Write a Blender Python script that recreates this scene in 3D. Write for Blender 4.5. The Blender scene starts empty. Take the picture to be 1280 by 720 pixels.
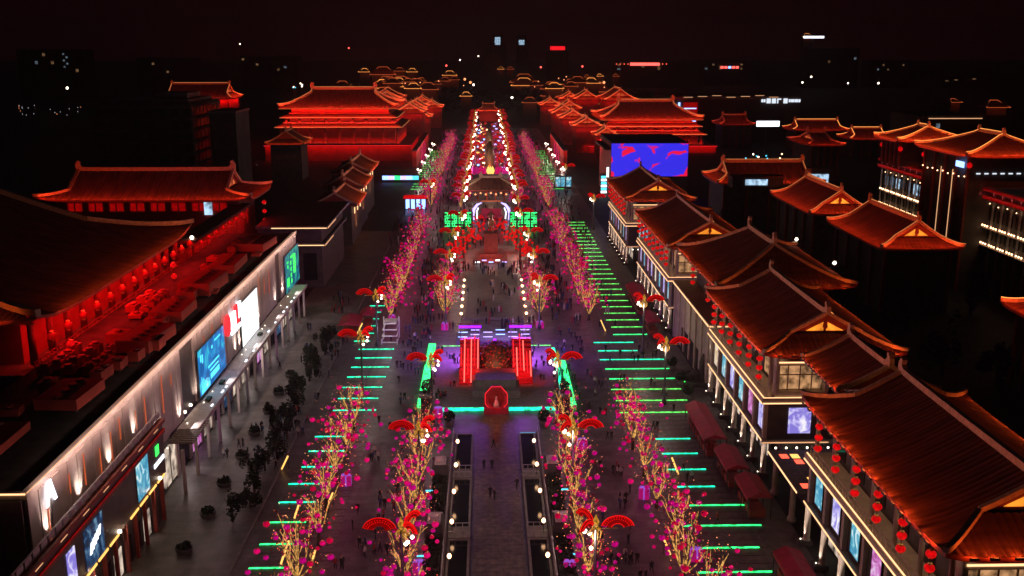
import bpy, bmesh, math, random
from mathutils import Vector, Matrix
R = math.radians
rnd = random.Random(7)
sc = bpy.context.scene
COL = sc.collection

# ------------------------------------------------------------------ camera
F, CH = 1250.0, 60.0                       # focal length in 1280-wide pixels, camera height in metres
TH = math.atan(302 / F)
YAW = math.atan(32 / (F / math.cos(TH)))
cd = bpy.data.cameras.new('camera'); cam = bpy.data.objects.new('camera', cd); COL.objects.link(cam)
cd.sensor_width = 36; cd.lens = 36 * F / 1280; cd.clip_start = 1; cd.clip_end = 12000
cam.location = (0, 0, CH); cam.rotation_euler = (math.pi / 2 - TH, 0, -YAW)
sc.camera = cam
FW = Vector((math.sin(YAW) * math.cos(TH), math.cos(YAW) * math.cos(TH), -math.sin(TH)))
RT = Vector((math.cos(YAW), -math.sin(YAW), 0)); UP = RT.cross(FW)
def ray(px, py): return FW + RT * ((px - 640) / F) - UP * ((py - 360) / F)
def gz(px, py, z=0):                       # photo pixel to the point at height z
    d = ray(px, py); return Vector((0, 0, CH)) + d * ((z - CH) / d.z)
def gy(px, py, Y):                         # photo pixel to the point at distance Y
    d = ray(px, py); return Vector((0, 0, CH)) + d * (Y / d.y)

# ------------------------------------------------------------------ world, faint night fill, render settings
w = bpy.data.worlds.new('World'); sc.world = w; w.use_nodes = True
nt = w.node_tree; nt.nodes.clear()
out = nt.nodes.new('ShaderNodeOutputWorld')
sky = nt.nodes.new('ShaderNodeTexSky'); sky.sky_type = 'NISHITA'; sky.sun_disc = False
sky.sun_elevation = R(4); sky.sun_rotation = R(200)
b1 = nt.nodes.new('ShaderNodeBackground'); b1.inputs[1].default_value = 0.00004
nt.links.new(sky.outputs[0], b1.inputs[0])
tc = nt.nodes.new('ShaderNodeTexCoord'); sx = nt.nodes.new('ShaderNodeSeparateXYZ')
nt.links.new(tc.outputs['Generated'], sx.inputs[0])
rp = nt.nodes.new('ShaderNodeValToRGB')
rp.color_ramp.elements[0].position = 0.0; rp.color_ramp.elements[0].color = (0.0050, 0.0002, 0.0009, 1)
rp.color_ramp.elements[1].position = 0.16; rp.color_ramp.elements[1].color = (0.0012, 0.0004, 0.0007, 1)
nt.links.new(sx.outputs[2], rp.inputs[0])
b2 = nt.nodes.new('ShaderNodeBackground'); b2.inputs[1].default_value = 1.0
nt.links.new(rp.outputs[0], b2.inputs[0])
ad = nt.nodes.new('ShaderNodeAddShader')
nt.links.new(b1.outputs[0], ad.inputs[0]); nt.links.new(b2.outputs[0], ad.inputs[1]); nt.links.new(ad.outputs[0], out.inputs[0])
sl = bpy.data.lights.new('night_fill', 'SUN'); sl.energy = 0.006; sl.angle = R(0.5); sl.color = (.75, .8, 1)
so = bpy.data.objects.new('night_fill', sl); COL.objects.link(so); so.rotation_euler = (R(35), R(10), R(200))  # weak cool sun added as faint fill for the dark areas
sc.view_settings.view_transform = 'Standard'; sc.view_settings.look = 'None'
sc.view_settings.exposure = 0; sc.view_settings.gamma = 1
cy = sc.cycles
cy.use_denoising = True
try: cy.denoiser = 'OPENIMAGEDENOISE'
except Exception: pass
cy.max_bounces = 4; cy.diffuse_bounces = 2; cy.glossy_bounces = 2; cy.transmission_bounces = 2
cy.sample_clamp_indirect = 1.5; cy.sample_clamp_direct = 0; cy.use_light_tree = True
cy.caustics_reflective = False; cy.caustics_refractive = False
cy.pixel_filter_type = 'BLACKMAN_HARRIS'; cy.filter_width = 1.5

# ------------------------------------------------------------------ materials
MT = {}
def mat(name, col, rough=.7, metal=0., var=.25, scale=1., bump=0., spec=.3):
    m = bpy.data.materials.new(name); m.use_nodes = True; t = m.node_tree; p = t.nodes['Principled BSDF']
    p.inputs['Roughness'].default_value = rough; p.inputs['Metallic'].default_value = metal
    p.inputs['Specular IOR Level'].default_value = spec
    c = t.nodes.new('ShaderNodeTexCoord'); n = t.nodes.new('ShaderNodeTexNoise')
    n.inputs['Scale'].default_value = scale; n.inputs['Detail'].default_value = 4
    t.links.new(c.outputs['Object'], n.inputs['Vector'])
    r = t.nodes.new('ShaderNodeValToRGB')
    r.color_ramp.elements[0].position = .3; r.color_ramp.elements[1].position = .7
    r.color_ramp.elements[0].color = tuple(x * (1 - var) for x in col) + (1,)
    r.color_ramp.elements[1].color = tuple(min(1, x * (1 + var)) for x in col) + (1,)
    t.links.new(n.outputs['Fac'], r.inputs[0]); t.links.new(r.outputs[0], p.inputs['Base Color'])
    if bump:
        b = t.nodes.new('ShaderNodeBump'); b.inputs['Strength'].default_value = bump; b.inputs['Distance'].default_value = .05
        t.links.new(n.outputs['Fac'], b.inputs['Height']); t.links.new(b.outputs[0], p.inputs['Normal'])
    MT[name] = m; return m
def emit(name, col, s=1., sample=False, var=0., scale=2., base=(.05, .05, .05)):
    m = bpy.data.materials.new(name); m.use_nodes = True; t = m.node_tree; p = t.nodes['Principled BSDF']
    p.inputs['Base Color'].default_value = base + (1,); p.inputs['Roughness'].default_value = .5
    p.inputs['Emission Color'].default_value = col + (1,); p.inputs['Emission Strength'].default_value = s; p.inputs['Specular IOR Level'].default_value = .1
    if var:
        c = t.nodes.new('ShaderNodeTexCoord'); n = t.nodes.new('ShaderNodeTexNoise'); n.inputs['Scale'].default_value = scale
        n.inputs['Detail'].default_value = 3
        t.links.new(c.outputs['Object'], n.inputs['Vector'])
        k = t.nodes.new('ShaderNodeMapRange'); k.inputs[1].default_value = .35; k.inputs[2].default_value = .65
        k.inputs[3].default_value = s * (1 - var); k.inputs[4].default_value = s * (1 + var)
        t.links.new(n.outputs['Fac'], k.inputs[0]); t.links.new(k.outputs[0], p.inputs['Emission Strength'])
    m.cycles.emission_sampling = 'FRONT' if sample else 'NONE'
    MT[name] = m; return m
def screen(name, c1, c2, c3, s=1., scale=.35, dist=1.5):       # a lit video wall: noise image in three colours
    m = bpy.data.materials.new(name); m.use_nodes = True; t = m.node_tree; p = t.nodes['Principled BSDF']
    p.inputs['Base Color'].default_value = (.01, .01, .01, 1); p.inputs['Roughness'].default_value = .3
    c = t.nodes.new('ShaderNodeTexCoord'); n = t.nodes.new('ShaderNodeTexNoise'); n.inputs['Scale'].default_value = scale
    n.inputs['Distortion'].default_value = dist; n.inputs['Detail'].default_value = 2
    t.links.new(c.outputs['Object'], n.inputs['Vector'])
    r = t.nodes.new('ShaderNodeValToRGB'); e = r.color_ramp.elements
    e[0].position = .40; e[0].color = c1 + (1,); e[1].position = .66; e[1].color = c3 + (1,)
    k = e.new(.54); k.color = c2 + (1,)
    t.links.new(n.outputs['Fac'], r.inputs[0]); t.links.new(r.outputs[0], p.inputs['Emission Color'])
    p.inputs['Emission Strength'].default_value = s; m.cycles.emission_sampling = 'FRONT'
    MT[name] = m; return m

mat('paving', (.155, .138, .15), .45, var=.3, scale=.5, bump=.2)
mat('dark_asphalt', (.035, .033, .035), .7, var=.4, scale=.3)
mat('gold_stone', (.17, .13, .085), .4, var=.5, scale=1.2, bump=.25)
mat('stone', (.22, .20, .20), .7, var=.2, scale=1.5)
mat('pale_stone', (.55, .52, .52), .6, var=.15, scale=1.5)
mat('deck_wood', (.16, .12, .11), .6, var=.4, scale=2)
mat('step_stone', (.175, .155, .16), .42, var=.35, scale=1.4, bump=.2)
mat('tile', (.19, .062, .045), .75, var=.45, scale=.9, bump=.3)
def light_streak(name, vec, amt=.55):
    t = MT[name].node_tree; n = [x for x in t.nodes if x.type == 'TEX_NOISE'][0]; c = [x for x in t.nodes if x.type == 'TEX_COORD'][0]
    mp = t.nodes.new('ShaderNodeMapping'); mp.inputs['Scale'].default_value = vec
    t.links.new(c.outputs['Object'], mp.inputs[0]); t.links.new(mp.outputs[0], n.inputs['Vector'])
light_streak('tile', (.22, 1.6, .3))  # streaky wash of the eave lamps put into the tile colour along the slope
mat('tile_dark', (.06, .045, .042), .8, var=.35, scale=.9)
mat('ridge', (.62, .44, .32), .7, var=.25, scale=2)
mat('wood_red', (.30, .055, .04), .6, var=.25, scale=1.2)
mat('plaster_red', (.42, .06, .05), .8, var=.2, scale=.4)
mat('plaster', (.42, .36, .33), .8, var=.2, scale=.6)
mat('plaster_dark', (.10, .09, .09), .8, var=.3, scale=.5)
mat('beige', (.50, .42, .36), .6, var=.15, scale=.8)
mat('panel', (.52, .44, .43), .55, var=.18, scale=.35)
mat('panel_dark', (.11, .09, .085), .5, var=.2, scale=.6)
mat('concrete', (.20, .185, .185), .85, var=.25, scale=.6)
mat('roof_felt', (.05, .045, .045), .9, var=.4, scale=.4)
mat('metal', (.10, .10, .105), .4, .7, var=.2, scale=2)
mat('metal_light', (.45, .45, .47), .4, .4, var=.2, scale=1.5)
mat('white_paint', (.75, .74, .72), .5, var=.1)
mat('glass_dark', (.02, .022, .028), .12, var=.3, scale=.5, spec=.6)
mat('awning_red', (.40, .03, .06), .7, var=.2, scale=1)
mat('bark', (.10, .07, .05), .85, var=.4, scale=3)
mat('leaf_dark', (.035, .05, .03), .7, var=.5, scale=2)
mat('leaf_far', (.03, .035, .028), .8, var=.5, scale=.2)
mat('blossom', (.36, .02, .10), .6, var=.4, scale=2)
mat('flower_red', (.5, .06, .05), .7, var=.6, scale=3)
mat('bronze', (.32, .20, .11), .45, .6, var=.3, scale=2)
mat('gold', (.75, .48, .14), .35, .8, var=.2, scale=2)
mat('skin', (.45, .28, .2), .6, var=.1); mat('hair', (.02, .015, .012), .6, var=.2)
mat('trousers', (.03, .03, .04), .8, var=.3); mat('shoe', (.03, .03, .03), .6, var=.2)
for n_, c_ in (('coat_black', (.025, .025, .03)), ('coat_red', (.3, .03, .04)), ('coat_white', (.5, .48, .46)), ('coat_blue', (.05, .08, .18))): mat(n_, c_, .8, var=.2, scale=3)
mat('office', (.09, .085, .085), .8, var=.3, scale=.1)
mat('office_window', (.025, .025, .03), .25, var=.4, scale=.2)
mat('far_wall', (.06, .05, .05), .9, var=.3, scale=.05)
mat('hedge', (.02, .026, .016), .8, var=.5, scale=2)

emit('led_warm', (1, .54, .25), 1.9, True)
emit('led_warm_soft', (1, .50, .24), 1.0, True)
emit('led_ridge', (1, .30, .09), .75)
emit('led_ridge_hot', (1, .33, .07), 1.8)
emit('led_orange', (1, .16, .04), .6)
emit('led_yellow', (1, .52, .12), 1.7, True)
emit('led_green', (.03, 1, .22), 2.0, True, .6, 1.6)
emit('led_lime', (.14, 1, .14), 1.5, True, .6, 1.6)
emit('led_green_hot', (.03, 1, .22), 2.2, True, .6, 1.5)
emit('led_sign', (.8, .88, 1), 1.1)
emit('led_teal', (.01, 1, .5), 1.9, True, .6, 1.6)
emit('led_red', (1, .012, .02), 1.3, True)
emit('led_red_hot', (1, .10, .08), 3)
emit('led_purple', (.28, .01, 1), 2.6, True)
emit('led_blue', (.25, .42, 1), 3)
emit('led_cyan', (.1, .75, 1), 1.6)
emit('led_white', (.85, .9, 1), 3.2)
emit('lantern_red', (1, .004, .006), .62, base=(.10, .002, .002), var=.3, scale=1.5)
emit('lantern_magenta', (.66, .0, .22), .62, base=(.02, .0, .01), var=.45, scale=.9)
emit('lantern_crimson', (.8, .0, .06), .55, base=(.02, .0, .01), var=.45, scale=.9)
emit('lantern_dim', (1, .002, .003), .26, base=(.06, .001, .001), var=.4, scale=1.5)
emit('lantern_pink', (.9, .002, .16), .66, base=(.02, .0, .01), var=.45, scale=.9)
emit('bulb_white', (1, .83, .62), 7)
emit('bulb_warm', (1, .55, .28), 6, True)
emit('bulb_orange', (1, .32, .12), 2.2)
emit('bulb_red', (1, .10, .05), 2)
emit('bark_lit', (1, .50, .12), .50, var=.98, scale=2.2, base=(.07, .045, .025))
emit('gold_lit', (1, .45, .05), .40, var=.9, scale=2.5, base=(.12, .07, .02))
emit('fan_red', (1, .002, .003), .20, var=.3, scale=3, base=(.03, .0, .0))
emit('fan_rim', (1, .006, .006), .95, base=(.02, .0, .0))
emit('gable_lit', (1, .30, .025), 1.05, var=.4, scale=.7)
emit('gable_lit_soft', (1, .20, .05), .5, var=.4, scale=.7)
emit('gift_magenta', (.7, .006, .24), .38, base=(.4, .02, .2), var=.3)
emit('gift_ribbon', (.5, .4, 1), 2.2)
emit('gift_bow', (.5, .15, 1), .6)
emit('window_warm', (1, .5, .22), .35, var=.8, scale=.9)
emit('window_cold', (.5, .75, 1), .7, var=.8, scale=.6)
emit('far_window', (1, .55, .25), .12, var=.6, scale=.3)
emit('far_window_cold', (.6, .8, 1), .15, var=.6, scale=.3)
emit('sign_red', (1, .02, .03), 1.6)
emit('sign_green', (.05, 1, .12), 1.6)
emit('screen_white', (1, 1, 1), 1.5, True)
emit('shop_glow', (1, .78, .62), .5, var=.9, scale=.5)
screen('screen_blue', (.004, .13, .45), (.01, .26, .75), (.05, .75, .9), .85, .22)
screen('screen_teal', (.004, .05, .22), (.01, .25, .35), (.02, .6, .35), .7, .3)
screen('screen_redblue', (.04, .03, .85), (.045, .03, .9), (.9, .01, .06), 1.0, .10, 1.6)
for e_, p_ in zip([x for x in MT['screen_redblue'].node_tree.nodes if x.type == 'VALTORGB'][0].color_ramp.elements, (.40, .53, .565)): e_.position = p_
screen('poster_violet', (.25, .2, .7), (.6, .55, .95), (.95, .9, 1), 1.0, .6)
screen('poster_cyan', (.05, .3, .5), (.2, .6, .75), (.9, 1, 1), .9, .6)
screen('poster_warm', (.8, .5, .25), (.95, .85, .7), (1, 1, .95), .9, .6)
screen('poster_dark', (.01, .03, .08), (.03, .1, .25), (.2, .4, .6), .6, .5)
screen('poster_pink', (.5, .1, .35), (.85, .3, .8), (1, .85, 1), .8, .6)

def joints(name, bw, bh, mortar=.55, rot=0):                 # slab joints, stains and worn patches on a paved surface
    t = MT[name].node_tree; p = t.nodes['Principled BSDF']; src = p.inputs['Base Color'].links[0].from_socket
    c = t.nodes.new('ShaderNodeTexCoord'); b = t.nodes.new('ShaderNodeTexBrick'); b.inputs['Scale'].default_value = 1
    b.inputs['Brick Width'].default_value = bw; b.inputs['Row Height'].default_value = bh; b.inputs['Mortar Size'].default_value = .035; b.inputs['Bias'].default_value = -.2
    b.inputs['Color1'].default_value = (1, 1, 1, 1); b.inputs['Color2'].default_value = (.68, .68, .68, 1); b.inputs['Mortar'].default_value = (mortar,) * 3 + (1,)
    n = t.nodes.new('ShaderNodeTexNoise'); n.inputs['Scale'].default_value = .16; n.inputs['Detail'].default_value = 6; n.inputs['Roughness'].default_value = .65
    k = t.nodes.new('ShaderNodeMapRange'); k.inputs[1].default_value = .35; k.inputs[2].default_value = .65; k.inputs[3].default_value = .6; k.inputs[4].default_value = 1.2
    mp = t.nodes.new('ShaderNodeMapping'); mp.inputs['Rotation'].default_value = (0, 0, rot)
    t.links.new(c.outputs['Object'], mp.inputs[0]); t.links.new(mp.outputs[0], b.inputs['Vector']); t.links.new(c.outputs['Object'], n.inputs['Vector']); t.links.new(n.outputs['Fac'], k.inputs[0])
    m1 = t.nodes.new('ShaderNodeMix'); m1.data_type = 'RGBA'; m1.blend_type = 'MULTIPLY'; m1.inputs[0].default_value = 1
    t.links.new(src, m1.inputs[6]); t.links.new(b.outputs['Color'], m1.inputs[7])
    m2 = t.nodes.new('ShaderNodeMix'); m2.data_type = 'RGBA'; m2.blend_type = 'MULTIPLY'; m2.inputs[0].default_value = 1
    cb = t.nodes.new('ShaderNodeCombineColor'); [t.links.new(k.outputs[0], cb.inputs[i]) for i in range(3)]
    t.links.new(m1.outputs[2], m2.inputs[6]); t.links.new(cb.outputs[0], m2.inputs[7]); t.links.new(m2.outputs[2], p.inputs['Base Color'])
    rr = t.nodes.new('ShaderNodeMapRange'); rr.inputs[1].default_value = .3; rr.inputs[2].default_value = .7; rr.inputs[3].default_value = .3; rr.inputs[4].default_value = .6
    t.links.new(n.outputs['Fac'], rr.inputs[0]); t.links.new(rr.outputs[0], p.inputs['Roughness'])
joints('paving', 2.4, 1.2); joints('gold_stone', 1.6, .8, .4); joints('concrete', 3.0, 3.0); joints('step_stone', 2.2, 1.8, .6)

# ------------------------------------------------------------------ mesh helpers
class MB:
    def __init__(s): s.v = []; s.f = []; s.mi = []; s.cur = 0
    def add(s, vs, fs):
        o = len(s.v); s.v += [tuple(v) for v in vs]
        for f in fs: s.f.append(tuple(i + o for i in f)); s.mi.append(s.cur)
        return s
    def box(s, x0, x1, y0, y1, z0, z1):
        return s.add([(x0, y0, z0), (x1, y0, z0), (x1, y1, z0), (x0, y1, z0), (x0, y0, z1), (x1, y0, z1), (x1, y1, z1), (x0, y1, z1)],
                     [(3, 2, 1, 0), (4, 5, 6, 7), (0, 1, 5, 4), (1, 2, 6, 5), (2, 3, 7, 6), (3, 0, 4, 7)])
    def tube(s, pts, rs, n=6, cap=True):
        pts = [Vector(p) for p in pts]
        if not hasattr(rs, '__len__'): rs = [rs] * len(pts)
        o = len(s.v); a = None
        for i, p in enumerate(pts):
            d = (pts[min(i + 1, len(pts) - 1)] - pts[max(i - 1, 0)]).normalized()
            if a is None: a = d.orthogonal().normalized()
            else:
                a = a - d * a.dot(d)
                a = a.normalized() if a.length > 1e-6 else d.orthogonal().normalized()
            b = d.cross(a)
            for k in range(n):
                t = 2 * math.pi * k / n; s.v.append(tuple(p + (a * math.cos(t) + b * math.sin(t)) * rs[i]))
        for i in range(len(pts) - 1):
            for k in range(n):
                s.f.append((o + i * n + k, o + i * n + (k + 1) % n, o + (i + 1) * n + (k + 1) % n, o + (i + 1) * n + k)); s.mi.append(s.cur)
        if cap:
            s.f.append(tuple(o + k for k in reversed(range(n)))); s.mi.append(s.cur)
            e = o + (len(pts) - 1) * n; s.f.append(tuple(e + k for k in range(n))); s.mi.append(s.cur)
        return s
    def bar(s, pts, w, h):                 # rectangular bar along a polyline; h is upward from the line
        pts = [Vector(p) for p in pts]; o = len(s.v)
        for i, p in enumerate(pts):
            d = pts[min(i + 1, len(pts) - 1)] - pts[max(i - 1, 0)]
            sd = Vector((d.y, -d.x, 0)); sd = sd.normalized() if sd.length > 1e-5 else Vector((1, 0, 0))
            for q, z in ((-1, 0), (1, 0), (1, h), (-1, h)): s.v.append(tuple(p + sd * (q * w / 2) + Vector((0, 0, z))))
        for i in range(len(pts) - 1):
            for k in range(4):
                s.f.append((o + i * 4 + k, o + i * 4 + (k + 1) % 4, o + i * 4 + 4 + (k + 1) % 4, o + i * 4 + 4 + k)); s.mi.append(s.cur)
        e = o + 4 * (len(pts) - 1)
        s.f += [(o + 3, o + 2, o + 1, o), (e, e + 1, e + 2, e + 3)]; s.mi += [s.cur] * 2
        return s
    def ball(s, c, rx, ry=None, rz=None, n=8, m=5):
        ry = ry or rx; rz = rz or rx; o = len(s.v)
        s.v.append((c[0], c[1], c[2] + rz))
        for i in range(1, m):
            a = math.pi * i / m
            for k in range(n):
                t = 2 * math.pi * k / n
                s.v.append((c[0] + rx * math.sin(a) * math.cos(t), c[1] + ry * math.sin(a) * math.sin(t), c[2] + rz * math.cos(a)))
        s.v.append((c[0], c[1], c[2] - rz)); e = len(s.v) - 1
        for k in range(n):
            s.f.append((o, o + 1 + k, o + 1 + (k + 1) % n)); s.f.append((e, e - n + (k + 1) % n, e - n + k)); s.mi += [s.cur] * 2
        for i in range(m - 2):
            for k in range(n):
                a = o + 1 + i * n
                s.f.append((a + k, a + n + k, a + n + (k + 1) % n, a + (k + 1) % n)); s.mi.append(s.cur)
        return s
    def prism(s, poly, d):                 # planar polygon (list of 3D points) thickened along vector d
        n = len(poly); d = Vector(d); a = [Vector(p) for p in poly]
        return s.add(a + [p + d for p in a], [tuple(range(n))[::-1], tuple(range(n, 2 * n))] + [(i, (i + 1) % n, n + (i + 1) % n, n + i) for i in range(n)])
    def lathe(s, prof, n=10, c=(0, 0, 0)):
        o = len(s.v)
        for r, z in prof:
            for k in range(n):
                t = 2 * math.pi * k / n; s.v.append((c[0] + r * math.cos(t), c[1] + r * math.sin(t), c[2] + z))
        for i in range(len(prof) - 1):
            for k in range(n):
                s.f.append((o + i * n + k, o + i * n + (k + 1) % n, o + (i + 1) * n + (k + 1) % n, o + (i + 1) * n + k)); s.mi.append(s.cur)
        s.f.append(tuple(o + k for k in reversed(range(n)))); e = o + (len(prof) - 1) * n
        s.f.append(tuple(e + k for k in range(n))); s.mi += [s.cur] * 2
        return s
    def mesh(s, name, mats, smooth=False):
        me = bpy.data.meshes.new(name); me.from_pydata(s.v, [], s.f)
        for m in (mats if isinstance(mats, (list, tuple)) else [mats]): me.materials.append(MT[m])
        if any(s.mi): me.polygons.foreach_set('material_index', s.mi)
        if smooth: me.polygons.foreach_set('use_smooth', [True] * len(me.polygons))
        me.update(); return me
    def build(s, name, mats, parent=None, loc=(0, 0, 0), smooth=False, rz=0):
        return inst(name, s.mesh(name, mats, smooth), parent, loc, rz)
def inst(name, me, parent=None, loc=(0, 0, 0), rz=0, sc_=None):
    o = bpy.data.objects.new(name, me); COL.objects.link(o); o.location = loc; o.rotation_euler = (0, 0, rz)
    if sc_: o.scale = sc_ if hasattr(sc_, '__len__') else (sc_,) * 3
    if parent: o.parent = parent
    return o
def nth(i): return ('first', 'second', 'third', 'fourth', 'fifth', 'sixth', 'seventh', 'eighth', 'ninth', 'tenth', 'eleventh', 'twelfth')[i]
def tag(o, label=None, cat=None, group=None, kind=None):
    if label: o['label'] = label
    if cat: o['category'] = cat
    if group: o['group'] = group
    if kind: o['kind'] = kind
    return o
def thing(name, label, cat, loc=(0, 0, 0), rz=0, group=None):
    o = bpy.data.objects.new(name, None); COL.objects.link(o); o.location = loc; o.rotation_euler = (0, 0, rz)
    o.empty_display_size = .5
    return tag(o, label, cat, group)
def copy_thing(o, loc, rz=0, parent=None, label=None, group=None):
    c = o.copy(); COL.objects.link(c)
    if parent is None: c.location = loc; c.rotation_euler = (0, 0, rz)
    else: c.parent = parent
    for ch in o.children: copy_thing(ch, None, 0, c)
    if label: c['label'] = label
    if group: c['group'] = group
    return c
def box(name, m, parent, x0, x1, y0, y1, z0, z1): return MB().box(x0, x1, y0, y1, z0, z1).build(name, m, parent)
_lc = {}
def light(kind, name, parent, loc, power, col, size=.3, size_y=None, direction=None, spot=None, spread=None, blend=.6):
    key = (kind, power, col, size, size_y, spot, spread)
    d = _lc.get(key)
    if d is None:
        d = bpy.data.lights.new(name, kind); d.energy = power; d.color = col
        if kind == 'AREA':
            d.shape = 'RECTANGLE'; d.size = size; d.size_y = size_y or size
            if spread: d.spread = spread
        else: d.shadow_soft_size = size
        if kind == 'SPOT': d.spot_size = spot; d.spot_blend = blend
        _lc[key] = d
    o = bpy.data.objects.new(name, d); COL.objects.link(o); o.location = loc
    if direction: o.rotation_euler = Vector(direction).to_track_quat('-Z', 'Y').to_euler()
    if parent: o.parent = parent
    return o
def strip_light(parent, p0, p1, direction, wpm, col, width=.12):   # linear lamp between two points, shining along direction
    p0, p1 = Vector(p0), Vector(p1); L = (p1 - p0).length; x = (p1 - p0).normalized(); z = -Vector(direction).normalized()
    z = (z - x * z.dot(x)).normalized(); y = z.cross(x)
    o = light('AREA', 'strip_light', parent, (p0 + p1) / 2, round(wpm * L, 2), col, round(L, 3), width)
    o.rotation_euler = Matrix((x, y, z)).transposed().to_euler()
    return o

ORANGE = (1, .15, .025); REDL = (1, .012, .012); WARM = (1, .62, .36); WHITE = (1, .80, .66); MAG = (1, .10, .42)

# ------------------------------------------------------------------ Tang roof: hip-and-gable, ridge along local y
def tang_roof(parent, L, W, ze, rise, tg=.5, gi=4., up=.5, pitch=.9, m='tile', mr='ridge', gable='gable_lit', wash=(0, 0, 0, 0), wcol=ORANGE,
              ridge_led=None, orn=1., seg=7, over=3., fixt=False, wh=.36, tilt=.55, spots=0):
    a, b = W / 2, L / 2; Lg = b - gi; rl_ = .09 if pitch < 1.5 else .17
    def zf(t): return ze + rise * max(0, 1 - t) ** 1.3
    def lift(t, u): return up * t ** 5 * abs(u) ** 7
    def P(x, y):                                              # height of the roof over (x, y)
        t = abs(x) / a
        if abs(y) > Lg: t = max(t, tg + (abs(y) - Lg) / (b - Lg) * (1 - tg))
        yh = b if t < tg else Lg + (b - Lg) * (t - tg) / (1 - tg)
        u = max(min(1, abs(y) / b) if abs(x) / a >= t - 1e-6 else 0, min(1, abs(x) / a) if t > abs(x) / a + 1e-6 else 0)
        return zf(t) + lift(t, u)
    mb = MB(); h = .13
    def cols(lim):
        n = max(3, int(2 * lim / (pitch / 3))); return [(-lim + 2 * lim * i / n, h if i % 3 else 0) for i in range(n + 1)]
    for s in (1, -1):
        C = cols(b - .02); prev = None
        for y, dz in C:
            t0 = 0 if abs(y) <= Lg else tg + (abs(y) - Lg) / (b - Lg) * (1 - tg)
            o = len(mb.v)
            for i in range(seg + 1):
                t = t0 + (1 - t0) * i / seg
                mb.v.append((s * a * t, y, zf(t) + lift(t, y / b) + dz))
            if prev is not None:
                for i in range(seg):
                    q = (prev + i, o + i, o + i + 1, prev + i + 1); mb.f.append(q if s < 0 else q[::-1]); mb.mi.append(0)
            prev = o
        C = cols(a - .02); prev = None
        for x, dz in C:
            t0 = max(tg, abs(x) / a); o = len(mb.v)
            for i in range(seg + 1):
                t = t0 + (1 - t0) * i / seg
                mb.v.append((x, s * (Lg + (b - Lg) * (t - tg) / (1 - tg)), zf(t) + lift(t, x / a) + dz))
            if prev is not None:
                for i in range(seg):
                    q = (prev + i, o + i, o + i + 1, prev + i + 1); mb.f.append(q if s > 0 else q[::-1]); mb.mi.append(0)
            prev = o
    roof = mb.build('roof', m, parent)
    # eave board and soffit
    mb = MB(); n = 14
    ring = [(a, -b + 2 * b * i / n) for i in range(n)] + [(a - 2 * a * i / n, b) for i in range(n)] + [(-a, b - 2 * b * i / n) for i in range(n)] + [(-a + 2 * a * i / n, -b) for i in range(n)]
    N = len(ring); o = 0
    for x, y in ring:
        z = ze + up * (abs(y) / b) ** 7 * (abs(x) / a) ** 7
        mb.v += [(x, y, z + .02), (x, y, z - .45), (x * (a - over) / a, y * (b - over) / b, ze - .5)]
    for i in range(N):
        j = (i + 1) % N; mb.f += [(3 * i, 3 * i + 1, 3 * j + 1, 3 * j), (3 * i + 1, 3 * i + 2, 3 * j + 2, 3 * j + 1)]; mb.mi += [0, 0]
    mb.build('eave', 'wood_red', roof)
    # ridges
    zr = zf(0); ax = 1.2
    MB().bar([(0, -Lg - ax * .2, zr + .12), (0, -Lg * .8, zr), (0, 0, zr - .05), (0, Lg * .8, zr), (0, Lg + ax * .2, zr + .12)], .55 * orn + .1, .75 * orn + .15).build('ridge', mr, roof)
    for s in (1, -1):
        q = orn
        MB().prism([(-.3, s * (Lg - 1.6 * q), zr + .5), (-.3, s * (Lg + .5), zr + .3), (-.3, s * (Lg + .55 * q), zr + 1.6 * q), (-.3, s * (Lg - .1), zr + 2.5 * q), (-.3, s * (Lg - .7 * q), zr + 2.2 * q), (-.3, s * (Lg - .5 * q), zr + 1.5 * q)][::s], (.6, 0, 0)).build('ridge_ornament', mr, roof)
        for sx_ in (1, -1):
            if tg > .05:
                MB().bar([(sx_ * a * tg * i / 5, s * (Lg - .1), zf(tg * i / 5) + .05) for i in range(6)], .5 * orn + .1, .5 * orn + .15).build('descending_ridge', mr, roof)
            pts = []
            for i in range(8):
                t = tg + (1.01 - tg) * i / 7
                pts.append((sx_ * a * t, s * (Lg + (b - Lg) * (t - tg) / (1 - tg)), zf(min(t, 1)) + lift(t, 1) + .03))
            MB().bar(pts, .5 * orn + .1, .5 * orn + .12).build('hip_ridge', mr, roof)
            if ridge_led:
                p2 = [(x + .0, y, z + .5 * orn + .2) for x, y, z in pts]
                MB().tube(p2, rl_, 4).build('hip_light', ridge_led, roof)
                if tg > .05: MB().tube([(sx_ * a * tg * i / 5, s * (Lg - .1), zf(tg * i / 5) + .5 * orn + .25) for i in range(6)], rl_, 4).build('ridge_light', ridge_led, roof)
        if tg > .05:
            yg = s * (Lg - .75)
            pts = [(a * tg * k / 5, yg, zf(tg * abs(k) / 5) - .05) for k in range(-5, 6)]
            g = MB().prism(pts[::-s], (0, -s * .3, 0)).build('gable', 'wood_red', roof)
            hg = zf(0) - zf(tg)
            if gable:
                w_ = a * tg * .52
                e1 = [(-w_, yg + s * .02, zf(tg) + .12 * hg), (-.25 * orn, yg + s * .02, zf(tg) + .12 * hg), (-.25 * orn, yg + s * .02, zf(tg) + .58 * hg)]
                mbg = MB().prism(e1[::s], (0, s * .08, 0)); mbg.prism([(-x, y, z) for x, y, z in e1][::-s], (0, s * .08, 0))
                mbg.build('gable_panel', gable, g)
                MB().prism([(0, yg, zf(tg) + .15 * hg), (.45 * orn, yg, zf(tg) + .32 * hg), (.3 * orn, yg, zf(tg) + .6 * hg), (0, yg, zf(tg) + .72 * hg), (-.3 * orn, yg, zf(tg) + .6 * hg), (-.45 * orn, yg, zf(tg) + .32 * hg)][::s], (0, s * .25, 0)).build('gable_ornament', 'wood_red', g)
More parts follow.
